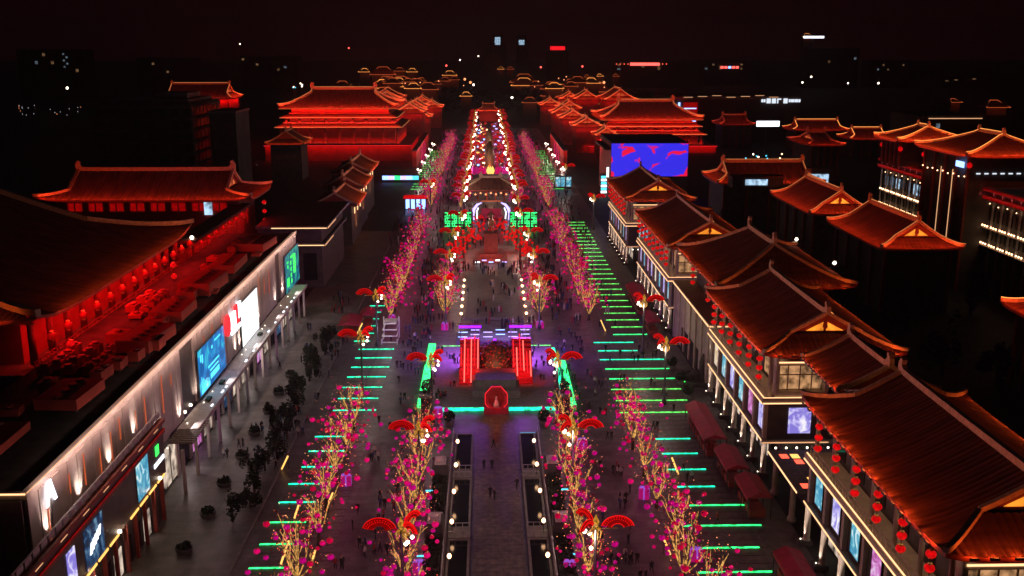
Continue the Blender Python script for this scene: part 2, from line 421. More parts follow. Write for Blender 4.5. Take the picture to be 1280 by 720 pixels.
    if ridge_led: MB().tube([(0, -Lg, zr + .75 * orn + .3), (0, Lg, zr + .75 * orn + .3)], rl_, 4).build('ridge_light', ridge_led, roof)
    # linear floodlights along the eaves, washing up the tiles: +x, -x, +y, -y
    sl_ = math.atan2(rise * .75, a)
    for k, (sx_, sy_) in enumerate(((1, 0), (-1, 0), (0, 1), (0, -1))):
        if not wash[k]: continue
        if sx_:
            p0, p1 = (sx_ * (a + .5), -b * .93, ze + wh), (sx_ * (a + .5), b * .93, ze + wh); d = (-sx_, 0, math.tan(sl_) - tilt)
        else:
            p0, p1 = (-a * .9, sy_ * (b + .5), ze + wh), (a * .9, sy_ * (b + .5), ze + wh); d = (0, -sy_, math.tan(sl_) - tilt)
        if spots:                                             # single wash lamps set along the eave, each a little different
            a_, b_ = Vector(p0), Vector(p1); Ln = (b_ - a_).length; n = max(3, int(Ln / spots)); u_ = (b_ - a_) / Ln
            for i in range(n):
                c_ = a_ + u_ * (Ln * (i + .5) / n + rnd.uniform(-.2, .2)); q = round(wash[k] * 1.35 * Ln / n * rnd.choice((.55, .8, 1, 1.2, 1.5)) / .6, 0)
                strip_light(roof, c_ - u_ * .3, c_ + u_ * .3, d, q, wcol, .14)
                if k in (1, 3): box('wash_lamp', 'metal', roof, c_.x - .3 * abs(u_.x) - .1, c_.x + .3 * abs(u_.x) + .1, c_.y - .3 * abs(u_.y) - .1, c_.y + .3 * abs(u_.y) + .1, c_.z - .32, c_.z - .1)
        else: strip_light(roof, p0, p1, d, wash[k] * 1.35, wcol, .16)
        if fixt:
            mb = MB(); p0, p1 = Vector(p0), Vector(p1); Ln = (p1 - p0).length; n = int(Ln / 1.1)
            for i in range(n):
                p = p0.lerp(p1, (i + rnd.uniform(.2, .8)) / n) + Vector((-sx_ * .35, -sy_ * .35, -.55)); q = rnd.uniform(.10, .30)
                mb.box(p.x - q, p.x + q, p.y - q, p.y + q, p.z, p.z + rnd.uniform(.35, .8))
            mb.build('floodlight_brackets', 'metal', roof)['kind'] = 'stuff'
    return roof
# ================================================================== SETTING
tag(MB().add([(-2500, -200, 0), (2500, -200, 0), (2500, 4500, 0), (-2500, 4500, 0)], [(0, 1, 2, 3)]).build('ground', 'dark_asphalt'), 'dark ground under the city', kind='structure')
tag(box('pavement', 'paving', None, -30.5, 39, 55, 760, -.2, .012), kind='structure')
tag(box('road', 'concrete', None, -44.5, -30.6, 55, 330, -.2, .01), kind='structure')
tag(box('kerb', 'stone', None, -30.6, -30.3, 55, 330, -.1, .14), kind='structure')
path = tag(box('path', 'gold_stone', None, -2.0, 4.3, 70, 157, -.1, .02), kind='structure')
# large paving slabs laid in bays between the light lines
terr = {}
for side, (xa, xb) in ((1, (21.6, 34.8)), (-1, (-28.2, -18.9))):
    t = tag(box('terrace', 'paving', None, xa, xb, 82, 352, -.1, .03), kind='structure')
    sl_m = [MB().box(xa + .1, xb - .1, 0, d, .0, .035).mesh('slab', 'step_stone') for d in (1.78, 1.82)]
    for k in range(-4, 42):
        y = 105.4 + 5.85 * k
        for j in range(3): inst('slab', sl_m[(k + j) % 2], t, (0, y + .2 + j * 1.88, .03 + .012 * ((k * 3 + j) % 3)))
def green_line(xa, xb, y, m, lab, z=.09):
    me = MB().box(0, xb - xa, -.11, .11, 0, .1).mesh('light_line', m)
    tag(inst('light_line', me, None, (xa, y, z)), lab, 'light strip', lab)
for k in range(-4, 42):
    y = 105.4 + 5.85 * k
    if y < 112: a = (24.4, 33.2)
    elif y < 127: a = (24.6, 35)
    elif y < 148: a = (25.4, 31.6)
    elif y < 156: a = None
    elif y < 190: a = (21.9, 34.6)
    elif y < 200: a = (21.7, 30.2)
    elif y < 262: a = (26.4, 34)
    else: a = (27.6, 34)
    m = 'led_teal' if 127 < y < 148 or 184 < y < 200 else 'led_lime' if 148 < y < 172 or y > 206 else 'led_green'
    if a: green_line(a[0] + rnd.uniform(0, .8), a[1], y, m, {'led_teal': 'teal light line set across the paving before the lantern-hung shop row', 'led_lime': 'pale lime light line set across the paving before the lantern-hung shop row', 'led_green': 'bright green light line set across the paving before the lantern-hung shop row'}[m])
    y += 2.3
    if y < 126: a = (-28.4, -23.4)
    elif y < 134: a = (-28.2, -22.8)
    elif y < 150: a = (-27.4, -22)
    elif y < 158: a = None
    elif y < 200: a = (-26.3, -19)
    elif y < 232: a = (-28, -24.4)
    else: a = None
    m = 'led_green' if y < 122 else 'led_teal'
    if a: green_line(a[0], a[1] - rnd.uniform(0, .4), y, m, {'led_teal': 'teal light line set across the paving opposite the screen-fronted mall', 'led_green': 'bright green light line set across the paving opposite the screen-fronted mall'}[m])
for k in range(20):
    y = 430 + k * 8.5
    for a in ((-33, -23.5), (25, 34)): green_line(a[0], a[1], y, 'led_lime', 'pale green light line on the distant plaza beside the red temples')

# pools either side of the central path, railed footbridges and bridgehead plinths
for k, (xa, xb) in enumerate(((-5.2, -2.4), (4.75, 7.4))):
    sd = ('mall', 'shop')[k]; sg = (-1, 1)[k]; wd = xb - xa
    for j, (ya, yb) in enumerate(((135, 149), (117, 132), (99.5, 114), (60, 96.5))):
        p = thing('reflecting_pool', 'long dark reflecting pool, %s from the flower stage, %s side of the path' % (nth(j), sd), 'pool', (xa, ya, 0), group='pools along the path')
        ln = yb - ya
        mb = MB(); mb.box(0, .3, 0, ln, 0, .32); mb.box(wd - .3, wd, 0, ln, 0, .32); mb.box(.3, wd - .3, 0, .3, 0, .32); mb.box(.3, wd - .3, ln - .3, ln, 0, .32)
        mb.build('kerb', 'stone', p)
        box('water', 'glass_dark', p, .3, wd - .3, .3, ln - .3, .05, .18)
        if j == 0 and k == 1: box('edge_light', 'led_cyan', p, .2, wd, ln + .02, ln + .16, .1, .3)
        if j < 3:
            b_ = thing('footbridge', 'low railed stone footbridge, %s from the flower stage, %s side of the path' % (nth(j), sd), 'footbridge', (xa, ya - 3, 0), group='footbridges between pools')
            box('deck', 'stone', b_, 0, wd, .1, 2.9, 0, .4)
            for yy in (.3, 2.6):
                box('railing', 'metal_light', b_, 0, wd, yy, yy + .07, 1.1, 1.18)
                for i in range(4): box('post', 'metal_light', b_, .05 + i * (wd - .2) / 3, .13 + i * (wd - .2) / 3, yy, yy + .07, .4, 1.1)
            xq = -6.9 if k == 0 else 9.1
            q = thing('stone_plinth', 'dark square stone plinth with pale cap, %s from the flower stage, %s side' % (nth(j), sd), 'plinth', (xq, ya - 1.4, 0), group='plinths behind the pools')
            box('base', 'plaster_dark', q, -1.15, 1.15, -1.6, 1.6, 0, 2.2); box('cap', 'pale_stone', q, -.8, .8, -1.2, .9, 2.2, 2.6); box('block', 'pale_stone', q, -.5, .5, -.9, .2, 2.6, 3.0)
            h_ = thing('dark_planter', 'long dark clipped planter, %s from the flower stage, %s side' % (nth(j), sd), 'planter', (xq, ya - 10.5, 0), group='planters behind the pools')
            box('trough', 'plaster_dark', h_, -1.0, 1.0, -5.2, 6.6, 0, .9); mb = MB()
            for i in range(420):
                u = Vector((rnd.uniform(-1, 1), rnd.uniform(-1, 1), rnd.uniform(-.5, 1))).normalized() * .22; v = u.orthogonal() * .7; c = Vector((rnd.uniform(-.9, .9), rnd.uniform(-5.1, 6.5), rnd.uniform(.9, 1.6)))
                mb.add([c - u, c - v, c + u, c + v], [(0, 1, 2, 3)])
            mb.build('foliage', 'hedge', h_)
            box('panel', 'pale_stone', h_, -.9, .9, -6.6, -5.4, 0, 1.5)
            box('marker_light', 'led_cyan', h_, sg * 1.25 - .5, sg * 1.25 + .5, 2.0, 2.15, .9, 1.05)
    xw = xa - .35 if k == 0 else xb + .35
    wl = thing('low_wall', 'low stone wall and handrail along the outer edge of the pools, %s side' % sd, 'wall', (xw, 0, 0), group='walls beside the pools')
    box('wall', 'stone', wl, -.2, .2, 60, 149, 0, .7); box('handrail', 'metal_light', wl, -.04, .04, 60, 149, 1.15, 1.23)
    pm_ = MB().box(-.04, .04, -.04, .04, .7, 1.15).mesh('rail_post', 'metal_light')
    for i in range(40): inst('rail_post', pm_, wl, (0, 60.5 + i * 2.25, 0))
    for gi_ in range(9):
        y = 141.6 - 8.75 * gi_
        g = thing('globe_lamp', 'small glowing globe lamp by the pools, %s from the flower stage, %s side' % (nth(gi_), sd), 'lamp', (-4.7 if k == 0 else 6.85, y, 0), group='globe lamps along the pools')
        MB().tube([(0, 0, 0), (0, 0, 1.75)], .06).build('post', 'metal', g)
        MB().ball((0, 0, 2.0), .26, .26, .34).build('globe', 'bulb_warm', g, smooth=True)

# ================================================================== RIGHT ROW OF SHOPS
post_mats = ['poster_violet', 'poster_pink', 'poster_cyan', 'poster_violet', 'poster_cyan', 'poster_warm']
lan = MB(); lan.ball((0, 0, 0), .66, .66, .55, 10, 6)
LAN_R = lan.mesh('lantern', 'lantern_red', True)
CAP = MB().lathe([(.3, -.1), (.3, .1)], 8).mesh('cap', 'gold')
CORD = MB().tube([(0, 0, 0), (0, 0, 5.2)], .035, 4).mesh('cord', 'metal')
def lantern_string(loc, label, group, n=3, gap=1.35, s=1.):
    t = thing('lantern_string', label, 'lanterns', loc, group=group)
    inst('cord', CORD, t, (0, 0, -gap * n * s + .5), 0, (1, 1, gap * n * s / 5.2))
    for i in range(n):
        l = inst('lantern', LAN_R, t, (0, 0, -(i + .55) * gap * s), rnd.uniform(0, 3), s * .72); inst('cap', CAP, l, (0, 0, .52)); inst('cap', CAP, l, (0, 0, -.54))
    return t
COLM = MB().lathe([(.62, 0), (.62, .5), (.42, .7), (.40, 5.0), (.55, 5.2)], 10).mesh('column', 'beige', True)
PIER = MB().box(-.3, .3, -.35, .35, 0, 5.6).mesh('pilaster', 'beige')
BCOL = MB().lathe([(.28, 0), (.25, 5.6)], 8).mesh('balcony_column', 'beige', True)
PLN = MB().box(-.85, .85, -.7, .7, 0, .6).mesh('plinth', 'plaster_dark')
UPL = MB().lathe([(.22, 0), (.22, .3), (.1, .35)], 8).mesh('uplighter', 'bulb_white')
def shop(y0, y1, label, lname, which, wash, z_eave=18.5, rise=4.6, tg=.52, gi=4.5, body=(1.6, 1.6), near=True, lant=True):
    yc = (y0 + y1) / 2; t = thing('shop_building', label, 'shop building', (39.3, yc, 0))
    h = (y1 - y0) / 2; ya, yb = -h + body[0], h - body[1]; Ln = yb - ya
    n = max(3, round(Ln / 5.7)); st = Ln / n
    # ground floor
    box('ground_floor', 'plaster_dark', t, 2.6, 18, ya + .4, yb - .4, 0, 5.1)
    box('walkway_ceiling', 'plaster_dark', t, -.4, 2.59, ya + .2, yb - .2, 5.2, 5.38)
    for i in range(n):
        b_ = box('shop_window', 'shop_glow' if (i * 7 + which) % 3 else 'glass_dark', t, 2.5, 2.58, ya + i * st + .8, ya + (i + 1) * st - .8, .3, 3.6)
        box('frame', 'metal', b_, 2.44, 2.52, ya + (i + .5) * st - .06, ya + (i + .5) * st + .06, .3, 3.6)
    for i in range(n + 1):
        y = ya + i * st
        inst('column', COLM, t, (0, y, 0))
        inst('uplighter', UPL, t, (-.72, y, .62), 0, .3); inst('plinth', PLN, t, (-.25, y, 0))
        light('SPOT', 'uplight', t, (-.72, y - .35, .85), 1500, WHITE, .08, spot=R(44), direction=(.20, .12, 1))
    # first floor
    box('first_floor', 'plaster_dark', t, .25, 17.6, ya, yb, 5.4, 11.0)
    box('band', 'beige', t, -.55, .24, ya - .3, yb + .3, 5.4, 5.75); box('band_light', 'led_warm', t, -.62, -.552, ya - .3, yb + .3, 5.5, 5.66)
    for i in range(n + 1): inst('pilaster', PIER, t, (0.02, ya + i * st + (.36 if i == 0 else -.36 if i == n else 0), 5.75), 0, (1, 1, .94))
    for i in range(n):
        pm_ = post_mats[(i + which) % 6]; y = ya + (i + .5) * st
        p = box('poster_screen', pm_, t, .08, .245, y - 1.25, y + 1.25, 6.4, 10.5)
        mb = MB(); mb.box(.03, .25, y - 1.4, y - 1.26, 6.26, 10.64); mb.box(.03, .25, y + 1.26, y + 1.4, 6.26, 10.64); mb.box(.03, .25, y - 1.25, y + 1.25, 6.26, 6.39); mb.box(.03, .25, y - 1.25, y + 1.25, 10.51, 10.64)
        mb.build('frame', 'metal', p)
    # ledge with two light lines
    box('ledge', 'beige', t, -.8, 18, ya - .5, yb + .5, 11.02, 11.9)
    box('ledge_light', 'led_warm', t, -.88, -.802, ya - .5, yb + .5, 11.08, 11.24); box('ledge_light', 'led_warm', t, -.62, -.5, ya - .4, yb + .4, 11.91, 12.02)
    box('end_light', 'led_warm', t, -.7, 6, ya - .58, ya - .502, 11.08, 11.24); box('end_light', 'led_warm', t, -.6, 5.4, ya - .42, ya - .3, 11.91, 12.0)
    # balcony floor
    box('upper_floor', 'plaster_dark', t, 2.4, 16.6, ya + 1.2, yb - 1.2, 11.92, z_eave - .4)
    for i in range(n):
        y = ya + (i + .5) * st
        box('window', 'window_warm' if rnd.random() < .35 else 'glass_dark', t, 2.3, 2.39, y - 1.5, y + 1.5, 12.6, 15.8)
    mb = MB(); mb.box(-.35, -.25, ya + .1, yb - .1, 13.0, 13.12); mb.box(-.33, -.27, ya + .1, yb - .1, 12.35, 12.42)
    rail = mb.build('railing', 'beige', t)
    k = int(Ln / 1.1); bal = MB().box(-.33, -.27, -.05, .05, 11.92, 13.0).mesh('baluster', 'beige')
    for i in range(k + 1): inst('baluster', bal, rail, (0, ya + .15 + i * (Ln - .3) / k, 0))
    for i in range(n + 1): inst('balcony_column', BCOL, t, (.35, ya + .3 + i * (Ln - .6) / n, 11.92), 0, (1, 1, (z_eave - 12.1) / 5.6))
    # end bay that faces down the street
    fr = MB(); fr.box(1.0, 1.5, ya - .25, ya + 1.15, 11.95, z_eave - .5); fr.box(8.0, 8.5, ya - .25, ya + 1.15, 11.95, z_eave - .5); fr.box(1.5, 8, ya - .2, ya + 1.0, 16.6, 17.2); fr.box(1.5, 8, ya - .2, ya + 1.0, 11.95, 12.7)
    fr = fr.build('end_frame', 'beige', t)
    box('frame_light', 'led_warm', fr, 1.3, 8.2, ya - .36, ya - .26, 17.02, 17.2)
    box('window', 'window_warm', fr, 1.6, 7.9, ya + 1.02, ya + 1.12, 12.8, 16.5)
    for i in range(3): box('mullion', 'beige', fr, 2.9 + i * 1.7, 3.05 + i * 1.7, ya + .7, ya + .85, 12.7, 16.6)
    box('transom', 'beige', fr, 1.5, 8, ya + .72, ya + .86, 14.9, 15.05)
    ps = box('end_screen', 'poster_cyan' if which % 2 else 'poster_violet', t, 3.2, 6.4, ya - .12, ya - .01, 6.5, 10.3)
    box('end_band', 'beige', t, -.5, 16, ya - .5, ya - .305, 5.1, 5.6); box('end_band_light', 'led_warm_soft', t, -.5, 9, ya - .58, ya - .502, 5.2, 5.32)
    for i in range(6): inst('end_lamp', UPL, t, (1.5 + i * 1.5, ya - .6, 4.4), 0, .6)
    light('AREA', 'balcony_glow', t, (1.2, 0, z_eave - .7), round(6 * Ln, 1), WARM, 1.2, round(Ln, 2), direction=(0, 0, -1))
    # roof
    rr = tang_roof(t, y1 - y0, 20, z_eave, rise, tg, gi, wash=wash, pitch=.75 if near else 1.2, orn=.8, spots=1.9)
    rr.location = (8.7, 0, 0)
    # bright line behind the ridge
    MB().tube([(1.1, -h * .72, z_eave + rise - .1), (1.1, h * .25, z_eave + rise - .1)], .07, 4).build('ridge_back_light', 'led_ridge_hot', rr)
    if lant:
        for i in range(n):
            lantern_string((38.35, yc + ya + (i + .28) * st, z_eave - .6), 'three-lantern red string, %s from the street end, on the %s' % (nth(i), lname), 'lantern strings of the shop row')
    return t
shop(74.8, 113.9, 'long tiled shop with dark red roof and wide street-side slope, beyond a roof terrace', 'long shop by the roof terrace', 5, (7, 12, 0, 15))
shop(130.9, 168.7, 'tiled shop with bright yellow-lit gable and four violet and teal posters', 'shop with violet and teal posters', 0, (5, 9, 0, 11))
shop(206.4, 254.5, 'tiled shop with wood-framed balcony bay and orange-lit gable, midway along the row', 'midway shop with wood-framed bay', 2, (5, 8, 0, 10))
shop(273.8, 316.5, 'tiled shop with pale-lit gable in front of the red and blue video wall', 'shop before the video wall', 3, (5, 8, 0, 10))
# link between the two nearest shops: recessed wall, terrace at first-floor level, lower roof
t = thing('link_building', 'recessed link building with lit roof terrace between two lantern-hung shops', 'link building', (39.3, 122.4, 0))
box('terrace_floor', 'stone', t, -.4, 9, -6.6, 6.6, 5.0, 5.4)
box('terrace_light', 'led_warm', t, -.5, -.402, -6.6, 6.6, 5.1, 5.28)
for i in range(5):
    for j in range(6): box('floor_light', 'bulb_red' if (i + j) % 5 == 0 else 'led_yellow' if (i * j) % 4 == 1 else 'deck_wood', t, .6 + i * 1.5, 1.7 + i * 1.5, -5.8 + j * 1.9, -4.4 + j * 1.9, 5.4, 5.43)
for y in (-4, 4): inst('column', COLM, t, (0, y, 0), 0, (1, 1, .96))
box('ground_floor', 'plaster_dark', t, 3, 17, -6.4, 6.4, 0, 4.99)
box('upper_wall', 'plaster', t, 9, 14, -6.5, 6.5, 5.4, 19.6)
for y in (-4, 0, 4): box('window', 'glass_dark', t, 8.9, 8.99, y - 1.3, y + 1.3, 6.5, 10); 
box('wall_light', 'led_warm_soft', t, 8.85, 8.95, -6.4, 6.4, 10.8, 10.95)
rr = tang_roof(t, 14, 12.2, 19.7, 2.9, .98, .3, up=.1, wash=(0, 9, 0, 0), pitch=.75, gable=None, over=1.5, spots=1.9, orn=.8); rr.location = (8.7, -2.9, 0)
# taller hall rising behind the row between the second and third shop
t = thing('corner_hall', 'broad hip-roofed hall rising behind the shop row, white lamp on its rear corner', 'hall', (52.5, 187.5, 0))
box('wall', 'plaster_dark', t, -9, 9, -14, 14, 0, 18.6)
box('rear_wall', 'plaster_red', t, -8, 8, -13, 13, 18.6, 19)
rr = tang_roof(t, 36, 25, 18.8, 5.8, .02, 9, wash=(5, 9, 0, 5), pitch=.9, spots=2.1)
for x, y in ((12.4, 17.6), (12.4, -6)): MB().ball((x, y, 20.6), .35).build('corner_lamp', 'bulb_white', t, smooth=True)
for k in range(2):
    lantern_string((40.6, 178 + 14 * k, 18.0), 'three-lantern red string under the broad hip-roofed hall, %s the fountain' % ('toward', 'away from')[k], 'lantern strings of the shop row')
t = thing('entrance_block', 'low entrance block with flared lamps and white sign under the broad hip-roofed hall', 'building', (39.6, 187.5, 0))
box('wall', 'plaster', t, 0, 5, -17, 17, 0, 11.4); box('cornice', 'beige', t, -.4, 5, -17.3, 17.3, 11.42, 12)
box('doorway', 'glass_dark', t, -.1, -.01, -8, 8, .2, 4.4)
box('sign', 'screen_white', t, 1.5, 3.3, -17.5, -17.31, 8.4, 9.5)
for i in range(8): inst('lamp', UPL, t, (.4 + i * .6, -17.45, 7.6 + .4 * (i % 2)))
box('cornice_light', 'led_warm', t, -.5, -.402, -17.2, 17.2, 11.5, 11.7); box('end_light', 'led_warm', t, -.3, 5, -17.4, -17.31, 11.5, 11.66)
for i in range(7): box('pilaster', 'beige', t, -.3, -.01, -16.6 + i * 5.4, -15.9 + i * 5.4, 0, 11.4)
# small dark-lit pavilions further along beyond the last shop
# ================================================================== LEFT: SCREEN-FRONTED MALL
XM, YM = -44.8, 90.6
t = thing('shopping_mall', 'long pale-panelled mall with video screens and warm light line along its top', 'mall', (XM, YM, 0))
mall = t; LM = 141.5
box('core', 'plaster_dark', t, -17, -.5, .3, LM, 0, 17.3)
box('rooftop', 'roof_felt', t, -17, -.5, .3, LM, 17.3, 17.45)
box('parapet', 'panel', t, -.55, 0, 0, LM, 17.2, 18.0)
box('top_light', 'led_warm_soft', t, .0, .06, 0, LM, 17.9, 18.0)
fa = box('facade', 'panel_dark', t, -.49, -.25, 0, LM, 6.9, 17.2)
recess = [(49, 54), (116.5, 121)]
pn = [MB().box(-.24, .0 + d, 0, 2.26, 6.9, 17.19).mesh('panel', 'panel') for d in (0, .06, .13, .2)]
y = .05; i = 0
while y < LM - 2:
    if not any(a - 1.8 < y < b for a, b in recess): inst('panel', pn[(i * 5 + i // 3) % 4], fa, (0, y, 0))
    y += 2.33; i += 1
# near end wall
ew = box('end_wall', 'panel_dark', t, -17, -.5, .02, .28, 6, 17.3)
for i in range(7): box('panel', 'panel', ew, -16.9 + i * 2.36, -14.7 + i * 2.36, -.18, .0, 6.2, 17.2)
box('end_top_light', 'led_warm', t, -17, 0, -.3, -.19, 17.86, 18.0); box('end_parapet', 'panel', t, -17, -.56, -.18, .29, 17.31, 18)
# orange light bars and wall-washing lamps on the facade
for i, y in enumerate((3.5, 9, 13, 17.5, 21, 24, 29.5, 33, 40, 44, 61, 66, 72.5, 76, 100, 104.5, 109)):
    box('light_bar', 'led_orange', t, .205, .27, y, y + .16, 11 + (i * 3) % 4 * .9, 15.3 + (i % 3) * .6)
box('light_bar', 'led_orange', t, -4.6, -4.3, -.26, -.19, 12, 17)
for y in (3.3, 11.4, 20.2, 29, 37.5, 46.8, 55.5, 60.5, 80, 83, 96.6, 99, 114.5, 122.3):
    inst('uplighter', UPL, t, (1.15, y, 11.61 if y < 31 else 6.9), 0, .3)
    light('SPOT', 'wall_washer', t, (1.15, y, 11.7 if y < 31 else 7.2), 2600 if y < 40 else 1700, WHITE, .1, spot=R(58), direction=(-.55, 0, 1), blend=1)
for y in (50, 53):
    inst('uplighter', UPL, t, (-.1, y, 7.3)); light('SPOT', 'wall_washer', t, (.0, y, 7.5), 700, (1, .55, .25), .08, spot=R(40), direction=(-.12, 0, 1))
strip_light(t, (.75, 1, 18.3), (.75, LM - 1, 18.3), (-.35, 0, -1), 20, (1, .64, .50), .15)
# letter A in white light
lt = MB()
def a_letter(mb, y, z, s, x):
    for q in ((0, .42, .18), (1, .58, .82)):
        pass
    mb.prism([(x, y, z), (x, y + .22 * s, z), (x, y + .58 * s, z + s), (x, y + .40 * s, z + s)], (.12, 0, 0))
    mb.prism([(x, y + .78 * s, z), (x, y + s, z), (x, y + .60 * s, z + s), (x, y + .42 * s, z + s)], (.12, 0, 0))
    mb.box(x, x + .12, y + .25 * s, y + .75 * s, z + .28 * s, z + .43 * s)
a_letter(lt, 3.0, 14.9, 2.5, .3)
lt.build('letter_sign', 'led_white', t)
# video walls
def vwall(name, m, y0, y1, z0, z1, x=.3):
    f = box(name, 'metal', t, .21, x + .1, y0 - .25, y1 + .25, z0 - .25, z1 + .25)
    box('picture', m, f, x + .101, x + .16, y0, y1, z0, z1); return f
s1 = vwall('video_wall', 'screen_blue', 56.6, 72.0, 7.4, 14.6)
mb = MB()
for (y, z, a, b) in ((61.5, 10.4, 6.6, .28), (62.5, 9.6, 5, .28), (62.6, 8.3, 5.2, .9), (57.6, 12.6, .5, 1.1), (58.5, 12.2, .5, 1.4), (64, 12.9, .7, .5), (66, 13.6, 3.6, .25)): mb.box(.461, .49, y, y + a, z, z + b)
mb.build('lettering', 'led_cyan', s1)
mb = MB()
for i in range(14): mb.box(.461, .485, 57.2 + i * .36, 57.4 + i * .36, 7.5, 8.2 + 2.2 * abs(math.sin(i * 1.7)) * (1 - i / 18))
mb.build('skyline_drawing', 'led_cyan', s1)
s2 = vwall('white_screen', 'screen_white', 84.2, 97.2, 7.0, 15.0)
s3 = vwall('video_wall', 'screen_teal', 124.5, 140.5, 6.9, 15.2)
mb = MB()
for i, (y, z, a, b) in enumerate(((133.5, 9.6, 2.8, 4.2), (130.2, 9.4, 1.2, .9), (130.3, 10.8, 1.2, .8), (130.2, 12.2, 1.2, .9), (130.4, 8.0, 1.2, 1), (126, 8, 2.4, 1.9), (130.6, 13.6, 4.6, .5), (127, 12, .8, .8), (126.6, 13.2, 1.4, .4))): mb.box(.461, .49, y, y + a, z, z + b)
mb.build('lettering', 'sign_green', s3)
# red and white shop emblem between the screens
em = MB()
em.prism([(.5, 73.9 + 1.7 * math.cos(k * math.pi / 8), 14.0 + 1.9 * math.sin(k * math.pi / 8)) for k in range(16)], (.3, 0, 0))
em = em.build('emblem', 'sign_red', t)
mb = MB(); mb.box(.4, .7, 76.2, 79.6, 12.6, 15.2); mb.box(.4, .7, 81.5, 83.6, 13.2, 15.9); mb.box(.4, .7, 76.5, 83.4, 11.5, 12.0); mb.build('sign_block', 'led_white', em)
mb = MB(); mb.box(.42, .75, 80, 81.1, 12.6, 16.0); mb.box(.42, .75, 79.2, 80, 15.2, 16.0); mb.box(.42, .75, 81.1, 81.9, 12.5, 13.1); mb.build('sign_stroke', 'sign_red', em)
# canopy over the arcade
cn = thing('glass_canopy', 'pale canopy shelf running below the mall screens, small lamps on its edge', 'canopy', (XM, YM, 0))
box('shelf', 'pale_stone', cn, .25, 3.2, 45, 134, 6.35, 6.8); box('glass_top', 'metal_light', cn, .4, 2.6, 72, 112, 6.81, 6.86)
box('edge', 'panel', cn, 3.2, 3.35, 45, 134, 6.3, 6.95)
for i in range(11): box('slat', 'deck_wood', cn, .4, 3.9, 40 + i * .8, 40.35 + i * .8, 6.5, 6.75)
for i, y in enumerate((54, 60, 62.5, 76, 82, 94.5, 101, 109, 113, 117.5, 121)): box('edge_lamp', 'led_white', cn, 2.6, 2.8, y, y + .8 + .4 * (i % 2), 6.87, 6.95)
for y in (56, 64, 92): MB().box(1.2, 1.9, y, y + 1.6, 6.87, 7.2).build('planter', 'leaf_dark', cn)
for i in range(16): box('pillar', 'panel', cn, 2.7, 3.1, 38 + i * 6.2, 38.4 + i * 6.2, 0, 6.34)
ar = thing('shop_arcade', 'glazed ground-floor shopfronts glowing under the mall canopy', 'shopfront', (XM, YM, 0))
for i in range(15):
    b_ = box('shop_window', ['shop_glow', 'glass_dark', 'poster_pink', 'shop_glow', 'glass_dark', 'poster_dark', 'shop_glow'][i % 7], ar, -.2, .1, 38.8 + i * 6.2, 43.8 + i * 6.2, .3, 5.6)
    box('frame', 'metal', b_, .1, .18, 41.2 + i * 6.2, 41.4 + i * 6.2, .3, 5.6)
    box('mullion', 'panel', ar, -.2, .3, 43.8 + i * 6.2, 45.0 + i * 6.2, 0, 6.3)
for i in range(5): light('AREA', 'shop_spill', ar, (.6, 46 + i * 20, 3.0), 420, (1, .8, .75), 2.5, 12, direction=(1, 0, -.4))
# lower front block with red beams
t = thing('front_block', 'lower dark annex with red beams, railing and lit posters before the mall', 'annex', (-44.4, 70, 0))
box('wall', 'panel_dark', t, .2, 2.4, 0, 52, 6.2, 11.6); box('lower_wall', 'plaster_dark', t, .2, 1.6, 0, 51.5, 0, 6.0)
for z, x in ((13.0, 2.7), (11.61, 2.62)): box('red_beam', 'wood_red', t, 2.0, x, 0, 52.3, z, z + .5)
box('fascia', 'panel_dark', t, 2.1, 2.4, 0, 52, 12.11, 12.99)
box('beam_light', 'lantern_dim', t, 2.63, 2.69, 0, 52.2, 12.15, 12.25)
for i in range(9): box('beam_lamp', 'led_warm_soft', t, 2.71, 2.76, 3 + i * 5.6, 4.6 + i * 5.6, 13.1, 13.16)
rl = MB(); rl.box(1.9, 2.0, 0, 52, 14.3, 14.42); rl = rl.build('railing', 'pale_stone', t)
bm_ = MB().box(1.85, 2.05, -.08, .08, 13.45, 14.3).mesh('railing_post', 'metal_light'); pan = MB().box(1.9, 1.96, 0, 1.2, 13.6, 14.2).mesh('railing_panel', 'pale_stone')
for i in range(31): inst('railing_post', bm_, rl, (0, .3 + i * 1.7, 0)); inst('railing_panel', pan, rl, (0, .55 + i * 1.7, 0))
for i in range(9):
    if i != 4: box('yellow_light', 'led_yellow', t, 2.42, 2.54, 22 + i * 3.3, 24.7 + i * 3.3, 6.15, 6.4)
for y in (34.6, 49.0, 22): inst('lamp', UPL, t, (2.6, y, 6.5))
p = box('lit_poster', 'poster_cyan', t, 2.42, 2.5, 41.5, 45.6, 6.9, 11.5); box('frame', 'metal', p, 2.4, 2.46, 41.2, 41.49, 6.8, 11.6)
p = box('lit_poster', 'poster_dark', t, 2.42, 2.5, 25.6, 30.6, 6.6, 11.2); mb = MB()
for i in range(5): mb.prism([(2.51, 26.6 + i * .6, 8 + .25 * i), (2.51, 27.1 + i * .6, 8 + .25 * i), (2.51, 27.5 + i * .6, 9.2 + .2 * i), (2.51, 27.0 + i * .6, 9.2 + .2 * i)], (.04, 0, 0))
mb.build('white_emblem', 'led_white', p)
p = box('lit_poster', 'poster_violet', t, 2.42, 2.5, 21.2, 23.2, 5.2, 11.0)
box('small_sign', 'led_white', t, 2.42, 2.5, 24.4, 27.4, 3.7, 5.2)
box('exit_sign', 'sign_green', t, 2.42, 2.5, 48.6, 49.8, 9.7, 11.0); box('sign_strip', 'led_white', t, 2.42, 2.5, 47.8, 51.5, 8.4, 8.9)
for i in range(16): box('pillar', 'wood_red', t, 1.9, 2.3, 1 + i * 3.3, 1.4 + i * 3.3, 0, 6.14)
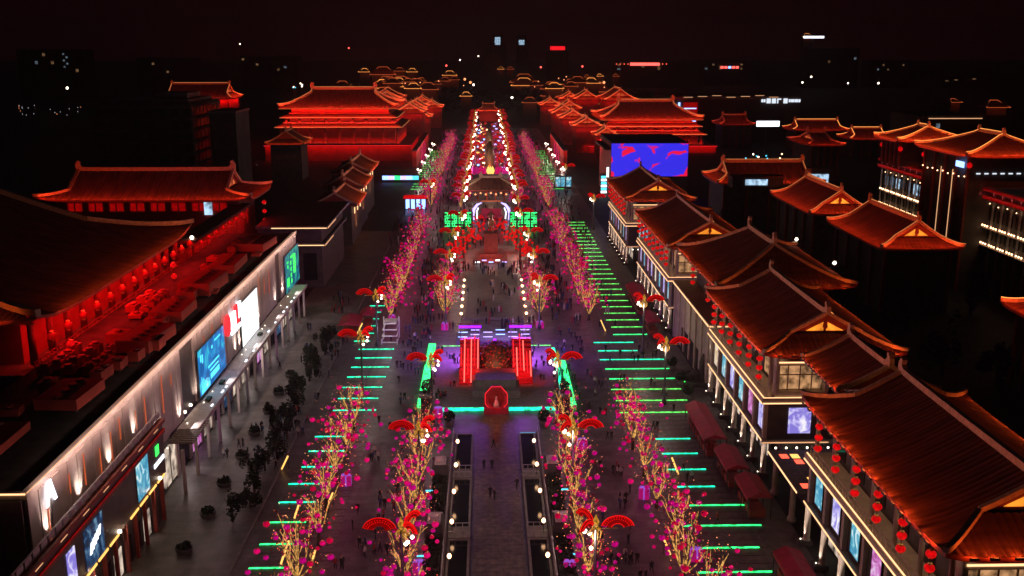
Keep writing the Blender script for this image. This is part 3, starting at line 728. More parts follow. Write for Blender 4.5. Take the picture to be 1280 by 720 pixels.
for i in range(14): box('shop_window', ['glass_dark', 'shop_glow', 'glass_dark'][i % 3], t, 1.601, 1.66, 1.6 + i * 3.3, 4 + i * 3.3, .2, 3.6)
for y in (8, 18, 28, 38, 48): light('POINT', 'lamp_glow', t, (3.2, y, 5.4), 45, (1, .6, .35), .2)

# red-lit plant and tarpaulins on the mall roof
def rooftop(kind, x, y, a, b, h, lab):
    t = thing(kind, lab, 'rooftop unit', (x, y, 17.46), rnd.uniform(-.1, .1), 'red-lit plant on the mall roof')
    box('casing', 'plaster_red', t, -a, a, -b, b, .25, h)  # red glow of the roof deck put into the casing colour
    for sx_ in (-1, 1):
        for sy_ in (-1, 1): box('foot', 'metal', t, sx_ * (a - .25) - .12, sx_ * (a - .25) + .12, sy_ * (b - .25) - .12, sy_ * (b - .25) + .12, 0, .25)
    n = max(1, int(b / .9))
    for i in range(n): MB().lathe([(.55, 0), (.55, .25), (.35, .3)], 10).build('fan', 'wood_red', t, (0, -b + (2 * i + 1) * b / n, h))
for i in range(30):
    rooftop('air_conditioner', -58.5 + (i % 3) * 2.6 + rnd.uniform(-.5, .5), 128 + (i // 3) * 2.4 + rnd.uniform(-.3, .3) + (0 if i < 15 else 20), .8, .7, rnd.uniform(.9, 1.6), 'small square air conditioner lit red on the mall roof')
for i in range(26):
    rooftop('air_conditioner', rnd.uniform(-57, -47.5), 108 + i * 4.4 + rnd.uniform(-1, 1), rnd.uniform(.7, 1.5), rnd.uniform(.7, 1.9), rnd.uniform(.7, 1.8), 'red-lit ventilation unit scattered along the mall roof')
for (x, y, a, b, h, lab) in ((-51.5, 118, 2.6, 4.0, 1.6, 'long tarpaulin-covered unit glowing red beside the parapet, by the letter sign'), (-50, 142, 2.4, 5, 2.0, 'broad red-lit roof plant box behind the blue video wall'), (-51, 158, 2.6, 4.4, 1.8, 'red-lit flat ventilation box behind the round emblem'), (-51, 176, 2.8, 5.4, 2.4, 'tall red-lit ventilation box behind the white screen'), (-51, 194, 2.4, 6, 1.8, 'low red-lit duct box behind the mall parapet midway'), (-50, 214, 3, 5, 1.9, 'red-lit duct box near the far end of the mall roof'), (-55, 104, 3, 4, 1.2, 'flat red tarpaulin bundle near the mall corner')):
    rooftop('roof_plant', x, y, a, b, h, lab)

# ------------------------------------------------------------------ great dark hall behind the mall
LAN_D = LAN_R.copy(); LAN_D.materials[0] = MT['lantern_dim']
def lantern_big(x, y, z, lab, grp, s=1.):
    t = thing('red_lantern', lab, 'lantern', (x, y, z), group=grp)
    inst('lantern', LAN_D, t, (0, 0, 0), 0, s * 1.0); inst('cap', CAP, t, (0, 0, .62 * s)); inst('cap', CAP, t, (0, 0, -.64 * s)); inst('cord', CORD, t, (0, 0, .6 * s), 0, (1, 1, .25))
HX, H0, H1 = -61, 132, 205
t = thing('great_hall', 'huge dark-roofed hall with red lanterns and red colonnade behind the mall', 'hall', (-103, (H0 + H1) / 2, 0))
tang_roof(t, H1 - H0, 84, 23, 13, .60, 11, up=1.6, pitch=1.0, m='tile', wash=(0, 0, 0, 0), orn=1.5, seg=10, gable=None)
box('wall', 'plaster_red', t, -36, 37, -31, 31, 0, 22.6); box('podium', 'stone', t, -41, 41, -36, 36, 0, 16)
for i in range(12):
    y = -33 + i * 6
    MB().lathe([(.55, 0), (.5, 5.6), (.7, 6)], 10).build('column', 'wood_red', t, (39.4, y, 16.6), smooth=True)
mb = MB(); mb.box(40.6, 40.75, -36, 36, 17.7, 17.85); mb.box(40.6, 40.75, -36, 36, 17.2, 17.28); rl = mb.build('railing', 'wood_red', t)
bl = MB().box(40.6, 40.75, -.07, .07, 16, 17.7).mesh('railing_post', 'wood_red')
for i in range(37): inst('railing_post', bl, rl, (0, -35.8 + i * 2, 0))
strip_light(t, (42.6, -34, 22.0), (42.6, 34, 22.0), (-.35, 0, -1), 70, REDL, .3)
strip_light(t, (42.8, -34, 22.1), (42.8, 34, 22.1), (1, 0, -.55), 60, REDL, .3)
strip_light(t, (43.0, -30, 24.0), (43.0, 34, 24.0), (-1, 0, .16), 13, ORANGE, .16)
strip_light(t, (-38, -37.2, 24.2), (38, -37.2, 24.2), (0, 1, .3), 12, ORANGE, .16)
for i in range(13): lantern_big(-60.6, H0 + 3 + i * 5.55, 20.9, 'round red lantern hung from the great dark-roofed hall, over the mall roof', 'lanterns of the great hall')
lantern_string((-58.9, 137, 20.5), 'string of two big red lanterns at the corner of the great dark-roofed hall', 'lanterns of the great hall', 2, 1.9, 1.2)
lantern_string((-58.7, 184, 21.5), 'string of three big red lanterns on the far flank of the great dark-roofed hall', 'lanterns of the great hall', 3, 1.8, 1.2)
# second hall, ridge square to the street
t = thing('red_tiled_hall', 'red-lit tiled hall with long straight ridge behind the great dark-roofed hall', 'hall', (-86, 262, 0))
rr = tang_roof(t, 54, 24, 22.6, 6.0, .62, 7, up=1.1, pitch=.9, wh=1.0, tilt=.2, wash=(20, 6, 12, 14), orn=1.1, gable='gable_lit_soft', wcol=(1, .07, .02)); rr.rotation_euler = (0, 0, R(-90))
box('wall', 'plaster_red', t, -23, 23, -8.5, 8.5, 0, 22.2)
for i in range(8):
    b_ = box('bay_window', 'lantern_dim', t, -20 + i * 5.2, -16.6 + i * 5.2, -8.65, -8.51, 19.4, 21.4); box('mullion', 'metal', b_, -18.5 + i * 5.2, -18.2 + i * 5.2, -8.75, -8.66, 19.4, 21.4)
box('lit_window', 'window_cold', t, 14.2, 16.2, -8.9, -8.7, 18.4, 21.6)
lantern_string((-58.6, 262, 21.6), 'string of three red lanterns at the street end of the red-lit tiled hall', 'lanterns of the great hall', 3, 1.9, 1.25)
for i in range(7): lantern_big(-60.2, 210 + i * 6, 19.6, 'red lantern along the gallery joining the two halls behind the mall', 'lanterns of the gallery')
g = thing('lantern_gallery', 'red-columned gallery joining the great hall to the red-tiled hall', 'gallery', (-62.5, 228, 0))
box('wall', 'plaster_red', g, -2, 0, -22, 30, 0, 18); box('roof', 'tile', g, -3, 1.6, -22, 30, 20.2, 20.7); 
for i in range(10): box('column', 'wood_red', g, .6, 1.0, -21 + i * 5.4, -20.6 + i * 5.4, 16, 20.2)
strip_light(g, (1.9, -21, 20.0), (1.9, 29, 20.0), (.05, 0, -1), 40, REDL, .3)
# low wall lamp
MB().ball((0, 0, 0), .4)
l_ = thing('roof_lamp', 'single bright white lamp by the far corner of the great hall roof', 'lamp', (-62, 208, 21)); MB().ball((0, 0, 0), .42).build('globe', 'bulb_white', l_, smooth=True); MB().tube([(0, 0, -1.2), (0, 0, -.3)], .08).build('stem', 'metal', l_)
# ------------------------------------------------------------------ dark office block
p0 = gy(112, 122, 420); p1 = gy(238, 128, 420)
t = thing('office_block', 'unlit grey flat-roofed office block with bands of dark windows', 'office block', (p0.x, 420, 0))
W_ = p1.x - p0.x; Hh = 37
box('core', 'office', t, 0, W_, 0, 46, 0, Hh); box('roof_screen', 'concrete', t, W_ * .15, W_ * .95, 4, 40, Hh, Hh + 1.6); box('plant_room', 'concrete', t, W_ * .55, W_ * .9, 10, 30, Hh + 1.6, Hh + 4)
for f in range(6):
    z = 8 + f * 4.8
    box('ledge', 'concrete', t, -.4, W_ + .4, -.4, 46, z + 3.2, z + 3.8)
    for i in range(8): box('window', 'office_window', t, 1.5 + i * W_ / 8, W_ / 8 - .3 + i * W_ / 8, -.2, -.01, z, z + 3.0)
    for i in range(8): box('window', 'office_window', t, W_ + .01, W_ + .2, 1.5 + i * 5.6, 5.8 + i * 5.6, z, z + 3.0)
t = thing('stair_tower', 'narrow unlit stair tower beside the office block', 'tower', (p1.x + 6, 424, 0)); box('wall', 'office', t, 0, 11, 0, 24, 0, 33); box('louvre', 'concrete', t, 1, 10, -.2, -.01, 18, 29); box('cap', 'concrete', t, -.4, 11.4, -.4, 24, 33.01, 33.8)

# low block past the mall end, with light-edged canopies
t = thing('corner_shop', 'dark flat-roofed corner shop with two light-edged canopies past the mall end', 'shop building', (-50, 262, 0))
box('wall', 'plaster_dark', t, -8, 8, -12, 26, 0, 15.5)
for z, x, y in ((15.6, 10, -14.2), (11.0, 9, -13)):
    box('canopy', 'concrete', t, -8, x, y, 27, z, z + .7); box('canopy_light', 'led_warm', t, -4, x - .2, y - .1, y - .01, z + .1, z + .3); box('canopy_light', 'led_warm_soft', t, x + .01, x + .1, y, y + 14, z + .1, z + .3)
for i in range(3): box('window', 'glass_dark', t, -6 + i * 4.6, -2.6 + i * 4.6, -12.1, -12.01, 2, 9)
# stepped dark roofs along the street
for i, (y, z, L_) in enumerate(((318, 12.5, 24), (345, 14.5, 26), (375, 16, 28))):
    t = thing('gallery_roof', ['lowest of three stepped dim-tiled gallery roofs, by the corner shop', 'middle of three stepped dim-tiled gallery roofs', 'highest of three stepped dim-tiled gallery roofs'][i], 'gallery', (-47 - i, y, 0))
    box('wall', 'plaster_dark', t, -5, 5, -L_ / 2 + 1, L_ / 2 - 1, 0, z); tang_roof(t, L_, 14, z, 3.4, .97, .4, up=.2, m='tile', wash=(14, 0, 0, 0), pitch=1.4, gable=None, seg=5, over=1.5)
    for k in range(3): box('lamp_strip', 'led_warm', t, 5.6, 5.8, -L_ / 2 + 3 + k * 7, -L_ / 2 + 4 + k * 7, z - 3, z - 1.2)
    light('AREA', 'roof_glow', t, (8.5, 0, z + .4), 300, (1, .3, .1), 1, L_ * .8, direction=(-1, 0, .35))
p = gz(338, 172, 18)
t = thing('side_pavilion', 'small dim-roofed pavilion in front of the three-tier temple', 'pavilion', (-92, 470, 0)); box('wall', 'plaster_dark', t, -7, 7, -8, 8, 0, 17); rr = tang_roof(t, 22, 18, 17, 5, .6, 4, pitch=1.5, wash=(10, 0, 0, 6), gable=None, seg=5)
# ================================================================== RED TEMPLES ON PODIUMS
def temple(x, y, W, D, zp, label, hw=30, tiers=((8.5, 17, 1.0), (19, 22, .92)), z_eave=29, rise=8.5, ridge_x=True, sgn=1, power=1.):
    """W along x, D along y; zp podium height; tiers: (floor z, skirt roof z, width factor)"""
    t = thing('temple', label, 'temple', (x, y, 0))
    a, b = W / 2, D / 2
    box('podium', 'plaster_red', t, -a - 6, a + 6, -b - 6, b + 6, 0, zp - .5); box('podium_cap', 'stone', t, -a - 6.5, a + 6.5, -b - 6.5, b + 6.5, zp - .49, zp)
    box('podium_light', 'led_red', t, -a - 6.6, a + 6.6, -b - 6.7, -b - 6.51, zp - .3, zp - .1)
    strip_light(t, (-a - 6, -b - 8.2, zp + .3), (a + 6, -b - 8.2, zp + .3), (0, .35, -1), 26 * power, REDL, .4)
    strip_light(t, (sgn * (a + 8.2), -b - 6, zp + .3), (sgn * (a + 8.2), b + 6, zp + .3), (-.35 * sgn, 0, -1), 26 * power, REDL, .4)
    n = 9; colm = MB().lathe([(.8, 0), (.7, 7.4)], 8).mesh('column', 'wood_red', True)
    z0 = zp
    for k, (zf_, zs, fw) in enumerate(tiers):
        aa, bb = a * fw, b * fw
        box('storey', 'plaster_red', t, -aa + 3, aa - 3, -bb + 3, bb - 3, zf_, zs + 3)
        for i in range(n):
            for sy_ in (-1,): inst('column', colm, t, (-aa + 1.6 + i * (2 * aa - 3.2) / (n - 1), -bb + 1.2, zf_), 0, (1, 1, (zs - zf_) / 7.4))
        for i in range(5): inst('column', colm, t, (sgn * (aa - 1.2), -bb + 4 + i * (2 * bb - 6) / 4, zf_), 0, (1, 1, (zs - zf_) / 7.4))
        for i in range(n - 1):
            b_ = box('bay_window', 'wood_red', t, -aa + 3.2 + i * (2 * aa - 3.2) / (n - 1), -aa + 1.6 + (i + .8) * (2 * aa - 3.2) / (n - 1), -bb + 2.85, -bb + 2.99, zf_ + 2, zs - 1.8)
        # skirt roof as a low truncated hip
        mb = MB(); o = 4.2; zz = zs; e = [(aa + 1.5, bb + 1.5, zz), (aa - 2.6, bb - 2.6, zz + 2.3)]
        v = [(sx_ * q[0], sy_ * q[1], q[2] + (0.7 if j == 0 else 0)) for j, q in enumerate(e) for sx_, sy_ in ((-1, -1), (1, -1), (1, 1), (-1, 1))]
        mb.add(v, [(0, 1, 5, 4), (1, 2, 6, 5), (2, 3, 7, 6), (3, 0, 4, 7)]); v2 = [(x_, y_, z_ - .5) for x_, y_, z_ in v[:4]]
        mb.add(v[:4] + v2, [(0, 4, 5, 1), (1, 5, 6, 2), (2, 6, 7, 3), (3, 7, 4, 0), (4, 7, 6, 5)])
        sk = mb.build('skirt_roof', 'tile', t)
        box('eave_light', 'led_ridge', sk, -aa - 1.4, aa + 1.4, -bb - 1.62, -bb - 1.5, zz + .5, zz + .72); box('eave_light', 'led_ridge', sk, sgn * (aa + 1.5) - .06, sgn * (aa + 1.5) + .06, -bb - 1.4, bb + 1.4, zz + .72, zz + .9)
        strip_light(sk, (-aa, -bb - 2.2, zz + 1.2), (aa, -bb - 2.2, zz + 1.2), (0, 1, .35), 80 * power, (1, .05, .02), .3)
        strip_light(t, (-aa, -bb - .6, zf_ + .5), (aa, -bb - .6, zf_ + .5), (0, .45, 1), 24 * power, (1, .03, .015), .3)
        strip_light(t, (sgn * (aa + .8), -bb, zf_ + .5), (sgn * (aa + .8), bb, zf_ + .5), (-.45 * sgn, 0, 1), 24 * power, (1, .03, .015), .3)
        mb = MB(); mb.box(-aa + .1, aa - .1, -bb - .1, -bb, zf_ + 1.0, zf_ + 1.15); mb.box(-aa + .1, aa - .1, -bb - .1, -bb, zf_ + .4, zf_ + .5)
        for i in range(24): q = -aa + .3 + i * (2 * aa - .6) / 23; mb.box(q - .1, q + .1, -bb - .12, -bb + .02, zf_, zf_ + 1.2)
        mb.build('balustrade', 'stone', t)
    rr = tang_roof(t, W * .98 if ridge_x else D, D if ridge_x else W, z_eave, rise, .16, W * .22 if ridge_x else D * .2, up=1.6, pitch=1.6, wash=(90 * power, 0, 50 * power, 50 * power) if ridge_x else (40 * power,) * 4, wh=1.8, tilt=.05, orn=1.7, gable=None, seg=8, wcol=(1, .06, .018), ridge_led='led_ridge', fixt=False, over=4)
    if ridge_x: rr.rotation_euler = (0, 0, R(-90))
    top = tiers[-1][1]
    box('top_storey', 'plaster_red', t, -a * .8, a * .8, -b * .74, b * .74, top + 1, z_eave + .4)
    strip_light(t, (-a * .8, -b * .74 - 1.4, top + 3.0), (a * .8, -b * .74 - 1.4, top + 3.0), (0, .6, 1), 36 * power, (1, .03, .015), .3)
    box('eave_line', 'led_orange', t, -a * .97, a * .97, -b - .12, -b - .02, z_eave - .25, z_eave + .05)
    return t
temple(-80, 573, 66, 50, 8.4, 'grand three-tier temple on a red-washed podium behind the gallery roofs', z_eave=27.5, rise=9, power=1.1)
temple(96, 612, 62, 52, 4, 'grand red-lit temple with terraced eaves behind the red and blue video wall', tiers=((4, 9.5, 1.0), (11, 14, .92)), z_eave=18.5, rise=9, sgn=-1, power=1.0)
# smaller halls lining the street around the temples
def hall(x, y, L, W, ze, rise, label, rz=0, tg=.55, gi=4, wash=(20, 20, 12, 20), wcol=(1, .065, .02), m='tile', led='led_ridge', base=0, wall='plaster_red', gable='gable_lit_soft', red=30, pitch=1.6, lant=0, grp=None, name='hall', cat='hall', orn=1.1, seg=5, wh=1.2, tilt=.1):
    t = thing(name, label, cat, (x, y, base), rz, grp)
    box('wall', wall, t, -W / 2 + 2.4, W / 2 - 2.4, -L / 2 + 2.4, L / 2 - 2.4, 0, ze - base - .4)
    for i in range(5):
        for s in (-1, 1): box('column', 'wood_red', t, s * (W / 2 - 2.0) - .3, s * (W / 2 - 2.0) + .3, -L / 2 + 2.5 + i * (L - 5) / 4 - .3, -L / 2 + 2.5 + i * (L - 5) / 4 + .3, 0, ze - base - .45)
    tang_roof(t, L, W, ze - base, rise, tg, gi, pitch=pitch, m=m, wash=wash, wcol=wcol, ridge_led=led, gable=gable, seg=seg, orn=orn, fixt=False, over=2.2, wh=wh, tilt=tilt)
    if red:
        for s in (-1, 1): strip_light(t, (s * (W / 2 - 1), -L / 2 + 2, ze - base - .9), (s * (W / 2 - 1), L / 2 - 2, ze - base - .9), (-s * .3, 0, -1), red, REDL, .25)
        strip_light(t, (-W / 2 + 2, -L / 2 + 1, ze - base - .9), (W / 2 - 2, -L / 2 + 1, ze - base - .9), (0, .3, -1), red, REDL, .25)
    return t
LS = [(-48, 640, 24, 20, 20, 5, 'cross-gabled hall with red flank beside the three-tier temple'), (-44, 668, 22, 16, 15, 4.5, 'red-walled gatehouse past the three-tier temple'), (-66, 660, 30, 26, 24, 6, 'upper red hall rising behind the three-tier temple'),
      (-50, 720, 30, 18, 18, 5, 'far red hall beside the lamp rows'), (-72, 735, 36, 26, 24, 6, 'tall far red hall behind the lamp rows'), (-42, 775, 26, 18, 15, 4.5, 'last red hall before the dark trees'), (-100, 705, 40, 24, 22, 6, 'wide red hall set back behind the three-tier temple'),
      (-52, 820, 28, 18, 16, 5, 'dim red hall at the end of the lamp rows')]
for i, a in enumerate(LS): hall(*a, wash=(40, 14, 0, 40), red=16)
RS = [(58, 590, 22, 18, 15, 4.6, 'red gate hall on the street side of the terraced temple'), (54, 640, 24, 18, 16, 4.6, 'red-roofed street hall past the terraced temple'), (66, 560, 20, 14, 12, 4, 'low red side hall before the terraced temple'), (52, 690, 26, 18, 16, 5, 'red street hall beyond the glowing yellow sign'), (92, 715, 44, 24, 24, 7, 'upper hall with high ridge behind the terraced temple'),
      (60, 745, 28, 18, 16, 5, 'red hall lining the far street'), (50, 800, 26, 18, 15, 5, 'last red hall opposite the dark trees'), (78, 800, 30, 22, 20, 6, 'dim red hall set back behind the far street'), (70, 860, 30, 20, 17, 5, 'small red hall at the street end')]
for i, a in enumerate(RS): hall(*a, wash=(14, 40, 0, 40), red=16)
# far left hall, roof over the dark block
hall(-178, 640, 44, 30, 29, 8, 'red-lit hall roof showing beside the office block', rz=R(90), wash=(50, 20, 30, 40), red=40)
# red podium walls along the street below the temples, with magenta light masts
for s, x in ((-1, -37), (1, 40)):
    wl = thing('red_terrace_wall', 'red-washed terrace wall on the %s side of the far street' % ('three-tier temple' if s < 0 else 'terraced temple'), 'wall', (x, 560, 0))
    box('wall', 'plaster_red', wl, -1, 1, -48, 60, 0, 8); box('coping', 'stone', wl, -1.3, 1.3, -48.3, 60.3, 8.01, 8.5)
    strip_light(wl, (-s * 2.2, -48, 8), (-s * 2.2, 60, 8), (s * .4, 0, -1), 18, REDL, .3)
    strip_light(wl, (-1, -50, 8), (1 , -50, 8), (0, .4, -1), 40, REDL, .3)
    for y in (505, 520, 536):
        m_ = thing('light_mast', 'slim magenta light mast before the terrace wall of the %s' % ('three-tier temple' if s < 0 else 'terraced temple'), 'light mast', (x - s * 4, y, 0), group='magenta light masts')
        MB().tube([(0, 0, 0), (0, 0, 9)], .16).build('post', 'metal', m_); MB().tube([(0, -.3, 2), (0, -.3, 11)], .2).build('light_tube', 'lantern_pink', m_)

# ================================================================== VIDEO WALL BUILDING
t = thing('video_wall_building', 'box building with huge blue and red video wall facing down the street', 'building', (65, 402, 0))
box('wall', 'plaster_dark', t, -15, 16, 0, 40, 0, 22.6); box('side_wall', 'plaster_red', t, -15.3, -15.01, 0, 40, 0, 22)
f = box('video_frame', 'metal', t, -15.3, 16, -.4, -.01, 8.8, 22.4); box('picture', 'screen_redblue', f, -15.1, 15.8, -.5, -.41, 9, 22.2)
strip_light(t, (-17, 1, 20), (-17, 39, 20), (.5, 0, -1), 120, REDL, .3)
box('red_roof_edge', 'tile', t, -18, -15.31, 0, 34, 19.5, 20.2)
box('sign', 'screen_white', t, -17.6, -16.6, -6, -5.8, 9, 13.4); box('sign_post', 'metal', t, -17.2, -17, -5.9, -5.7, 0, 9)
# street-front shops below it
for i, (px, py, w_, h_, m_, lab) in enumerate(((704, 236, 7, 5.5, 'poster_cyan', 'pale cyan glowing kiosk on the plaza before the terraced temple'), (757, 243, 4, 8, 'led_white', 'tall white light-banded pylon before the shop row'), (818, 236, 6, 4, 'shop_glow', 'warm-lit glass kiosk under the video wall'))):
    q = gz(px, py); t = thing('kiosk', lab, 'kiosk', (q.x, q.y, 0))
    box('body', 'plaster_dark', t, -w_ / 2, w_ / 2, 0, 4, 0, h_); box('cap', 'metal', t, -w_ / 2 - .3, w_ / 2 + .3, -.3, 4.3, h_, h_ + .4)
    if i == 1:
        for k in range(6): box('light_band', ('led_white', 'led_cyan')[k % 2], t, -w_ / 2, w_ / 2, -.12, -.01, .6 + k * 1.25, 1.5 + k * 1.25)
    else:
        for k in range(3): box('window', m_, t, -w_ / 2 + .2 + k * w_ / 3, -w_ / 2 + w_ / 3 - .1 + k * w_ / 3, -.12, -.01, 1, h_ - .4)

# ================================================================== SECOND ROW ON THE RIGHT
p0, p1 = gz(905, 205, 22), gz(1002, 205, 22)
hall((p0.x + p1.x) / 2, p0.y, p1.x - p0.x + 9, 24, 17, 5.5, 'long red-tiled hall square to the street with a white window in its slope', rz=R(-90), wash=(24, 0, 14, 14), wcol=(1, .09, .02), red=0, wall='plaster_dark', pitch=1.1, led='led_ridge')
q = gz(944, 231, 17.5); tw = thing('dormer', 'cold-lit dormer window on the long red-tiled hall', 'dormer', (q.x, q.y - 1, 17)); box('wall', 'plaster_dark', tw, -8, 8, -2, 4, 0, 3.2); box('window', 'window_cold', tw, -4, 3, -2.2, -2.01, .8, 2.6); box('cap', 'tile', tw, -8.4, 8.4, -2.5, 4, 3.21, 3.6)
for (pa, pb, ze, lab, wash) in (((1008, 222), (1051, 241), 15.5, 'red-tiled roof with orange gable behind the dark yard, upper of two', (0, 22, 0, 22)), ((1085, 253), (1151, 279), 15.5, 'red-tiled roof with orange gable behind the dark yard, lower of two', (0, 22, 0, 22))):
    a_, b_ = gz(*pa, 21), gz(*pb, 21)
    hall((a_.x + b_.x) / 2, (a_.y + b_.y) / 2, a_.y - b_.y + 6, 19, ze, 5.5, lab, wash=wash, wcol=(1, .09, .02), red=0, wall='plaster_dark', gable='gable_lit', pitch=1.0, gi=3.5, led='led_ridge')
q = gz(1248, 380, 15); hall(q.x + 13.5, q.y - 10, 20, 26, 15, 5, 'tip of a red-tiled roof at the edge of the dark yard', wash=(0, 22, 0, 22), wcol=(1, .09, .02), red=0, wall='plaster_dark', pitch=1.0, led='led_ridge_hot')
q = gy(1090, 222, 420); hall(q.x - 22, 430, 16, 30, 20, 4, 'red flat-ridged side hall with a cyan window behind the dark yard', rz=R(-90), wash=(18, 0, 8, 8), red=0, wall='plaster_dark', led=None)
q = gz(1017, 225, 16); tw = thing('lit_window_bay', 'cyan-lit window bay below the red flat-ridged side hall', 'window bay', (q.x, q.y, 0)); box('wall', 'plaster_dark', tw, -7, 7, 0, 6, 0, 20); box('window', 'window_cold', tw, -5, 5, -.2, -.01, 14, 18)
# long colonnaded block with pavilion towers
XT = 122.
bulb = MB().ball((0, 0, 0), .24, n=6, m=4).mesh('lamp', 'bulb_warm'); sl_m = MB().box(-.2, .2, -.2, .2, 0, 26).mesh('column', 'metal_light')
for (ya, yb, lab) in ((212, 247, 'tall dark colonnaded wing with warm lamp bands, before the pavilion tower'), (274, 309, 'tall dark colonnaded wing with bands of warm lamps and blue-lit windows')):
    t = thing('colonnade_wing', lab, 'building', (XT, 0, 0))
    box('wall', 'plaster_dark', t, 2, 30, ya, yb, 0, 26.2)
    n = int((yb - ya) / 4.2)
    for k in range(n + 1):
        y = ya + .4 + k * (yb - ya - .8) / n; inst('column', sl_m, t, (1.0, y, 0))
        if k < n:
            for z in (12.7, 17.1):
                for dy in (.9, 2.1, 3.3): inst('lamp', bulb, t, (.5, y + dy, z))
            for dy in (1.2, 3): inst('lamp', bulb, t, (1.6, y + dy, 22.4 - .3 * (k % 2)), 0, .6)
            box('window', 'window_cold' if ya > 250 and k in (1, 2, 5) else 'glass_dark', t, 1.85, 1.99, y + .6, y + 3.4, 18.2, 21.2)
            box('window', 'glass_dark', t, 1.85, 1.99, y + .6, y + 3.4, 13.6, 16.4)
    for z in (12.2, 16.6): box('lamp_shelf', 'beige', t, .3, 1.84, ya, yb, z - .2, z)
    for z in (23.6, 25.6): box('red_beam', 'wood_red', t, -.2, 1.9, ya - .3, yb + .3, z, z + .9); box('beam_light', 'lantern_dim', t, -.3, -.21, ya, yb, z + .3, z + .5)
    strip_light(t, (-1.2, ya, 24.8), (-1.2, yb, 24.8), (1, 0, 0), 6, (1, .1, .1), .2)
for (cx, cy_, L_, W_, ze, rs, gi_, lab) in ((128.5, 254, 30, 26, 34.2, 4.2, 8.5, 'pavilion tower with glowing hip roof and pale ridges between the colonnaded wings'), (127.5, 292, 17.5, 22, 33.8, 3.4, 5, 'smaller glowing hip-roofed pavilion above the wing with blue-lit windows')):
    t = hall(cx, cy_, L_, W_, ze, rs, lab, rz=R(0), tg=.1, gi=gi_, base=0 if L_ > 20 else 26.3, wash=(6, 26, 0, 34), wcol=(1, .13, .028), led='led_ridge_hot', gable=None, red=0, wall='plaster_dark', pitch=1.2, name='pavilion_tower', cat='pavilion', orn=.8, seg=7, wh=.8, tilt=.2)
    z0 = 0 if L_ > 20 else 26.3
    for s in (-1, 1): MB().ball((-W_ / 2 + 2, s * (L_ / 2 - 2), ze - z0 - 2.4), .7).build('lantern', 'lantern_red', t, smooth=True)
    if L_ > 20:
        for k in range(4): MB().tube([(-W_ / 2 + 1.6, -12 + k * 6.6, 8), (-W_ / 2 + 1.6, -12 + k * 6.6, 30)], .1, 4).build('light_line', 'led_warm_soft' if k in (1, 2) else 'metal', t)
        for k in range(9): inst('lamp', bulb, t, (-W_ / 2 + 1.5, -12 + k * 3, 29 - .3 * (k % 2)), 0, .7)
        for k in range(10): box('eave_lamp', 'led_sign', t, -9 + k * 2, -8 + k * 2, -L_ / 2 + 2.1, -L_ / 2 + 2.25, 29.6, 29.9)
        box('blue_sign', 'led_blue', t, -W_ / 2 + 1.4, -W_ / 2 + 1.7, -11, -7, 31, 32.4)
# far flat buildings with signs
def far_block(px0, px1, pyt, Y, label, depth=40, m='far_wall', win=None, name='far_building', rows=3, cols=6):
    a_, b_ = gy(px0, pyt, Y), gy(px1, pyt, Y)
    t = thing(name, label, 'building', (a_.x, Y, 0)); W_ = b_.x - a_.x; h_ = a_.z
    box('wall', m, t, 0, W_, 0, depth, 0, h_); box('parapet', 'concrete', t, -.5, W_ + .5, -.6, -.01, h_ - 1.2, h_ + .6)
    if win:
        for i in range(cols):
            for j in range(rows):
                if rnd.random() < win: box('window', rnd.choice(['far_window', 'far_window', 'far_window_cold']), t, (i + .2) * W_ / cols, (i + .55) * W_ / cols, -.3, -.05, h_ * (.55 + .4 * j / rows), h_ * (.55 + .4 * j / rows) + h_ * .05 + .6)
    return t, W_, h_
t, W_, h_ = far_block(838, 1000, 122, 640, 'wide flat-roofed store with a row of white sign characters along its roof', 60)
for i, k in enumerate((0, .045, .09, .135, .19, .235, .265, .3)):
    mb = MB(); x = W_ * (.70 + k * .9); c = 2.6
    if i in (1, 2, 4): mb.box(x, x + c, -1, -.7, h_ - 3.6, h_ - .6)
    elif i == 3: mb.box(x, x + .8, -1, -.7, h_ - 3.6, h_ - .6); mb.box(x + .8, x + c, -1, -.7, h_ - 1.4, h_ - .6)
    else: mb.box(x, x + .9 * c * .5, -1, -.7, h_ - 2.9, h_ - 1.1); mb.box(x + c * .55, x + c, -1, -.7, h_ - 2.9, h_ - 1.1)
    mb.build('sign_character', 'led_sign', t)
p = box('poster', 'lantern_dim', t, W_ * .10, W_ * .21, -1.2, -.7, h_ - 17, h_ - 3); 
for k in range(3): box('text_line', 'led_blue', p, W_ * .105, W_ * .20, -1.4, -1.21, h_ - 7 - k * 4, h_ - 6.4 - k * 4)
box('light_column', 'led_blue', t, W_ * .06, W_ * .075, -1.2, -.7, h_ - 14, h_ - 3)
for k in range(7): box('roof_light', 'led_warm_soft', t, W_ * (.1 + .11 * k), W_ * (.17 + .11 * k), -.9, -.62, h_ + .1 + .5 * (k % 3), h_ + .35 + .5 * (k % 3))
q = gy(960, 154, 560); t = thing('light_screen', 'brilliant white-blue light screen under the roof sign characters', 'screen', (q.x, 560, 0)); box('frame', 'metal', t, -6.8, 6.8, 0, 1, q.z - 2.4, q.z + 1.8); box('picture', 'led_white', t, -6.4, 6.4, -.2, -.01, q.z - 1.8, q.z + 1.2); box('post', 'metal', t, -1, 1, .2, .8, 0, q.z - 2.4)
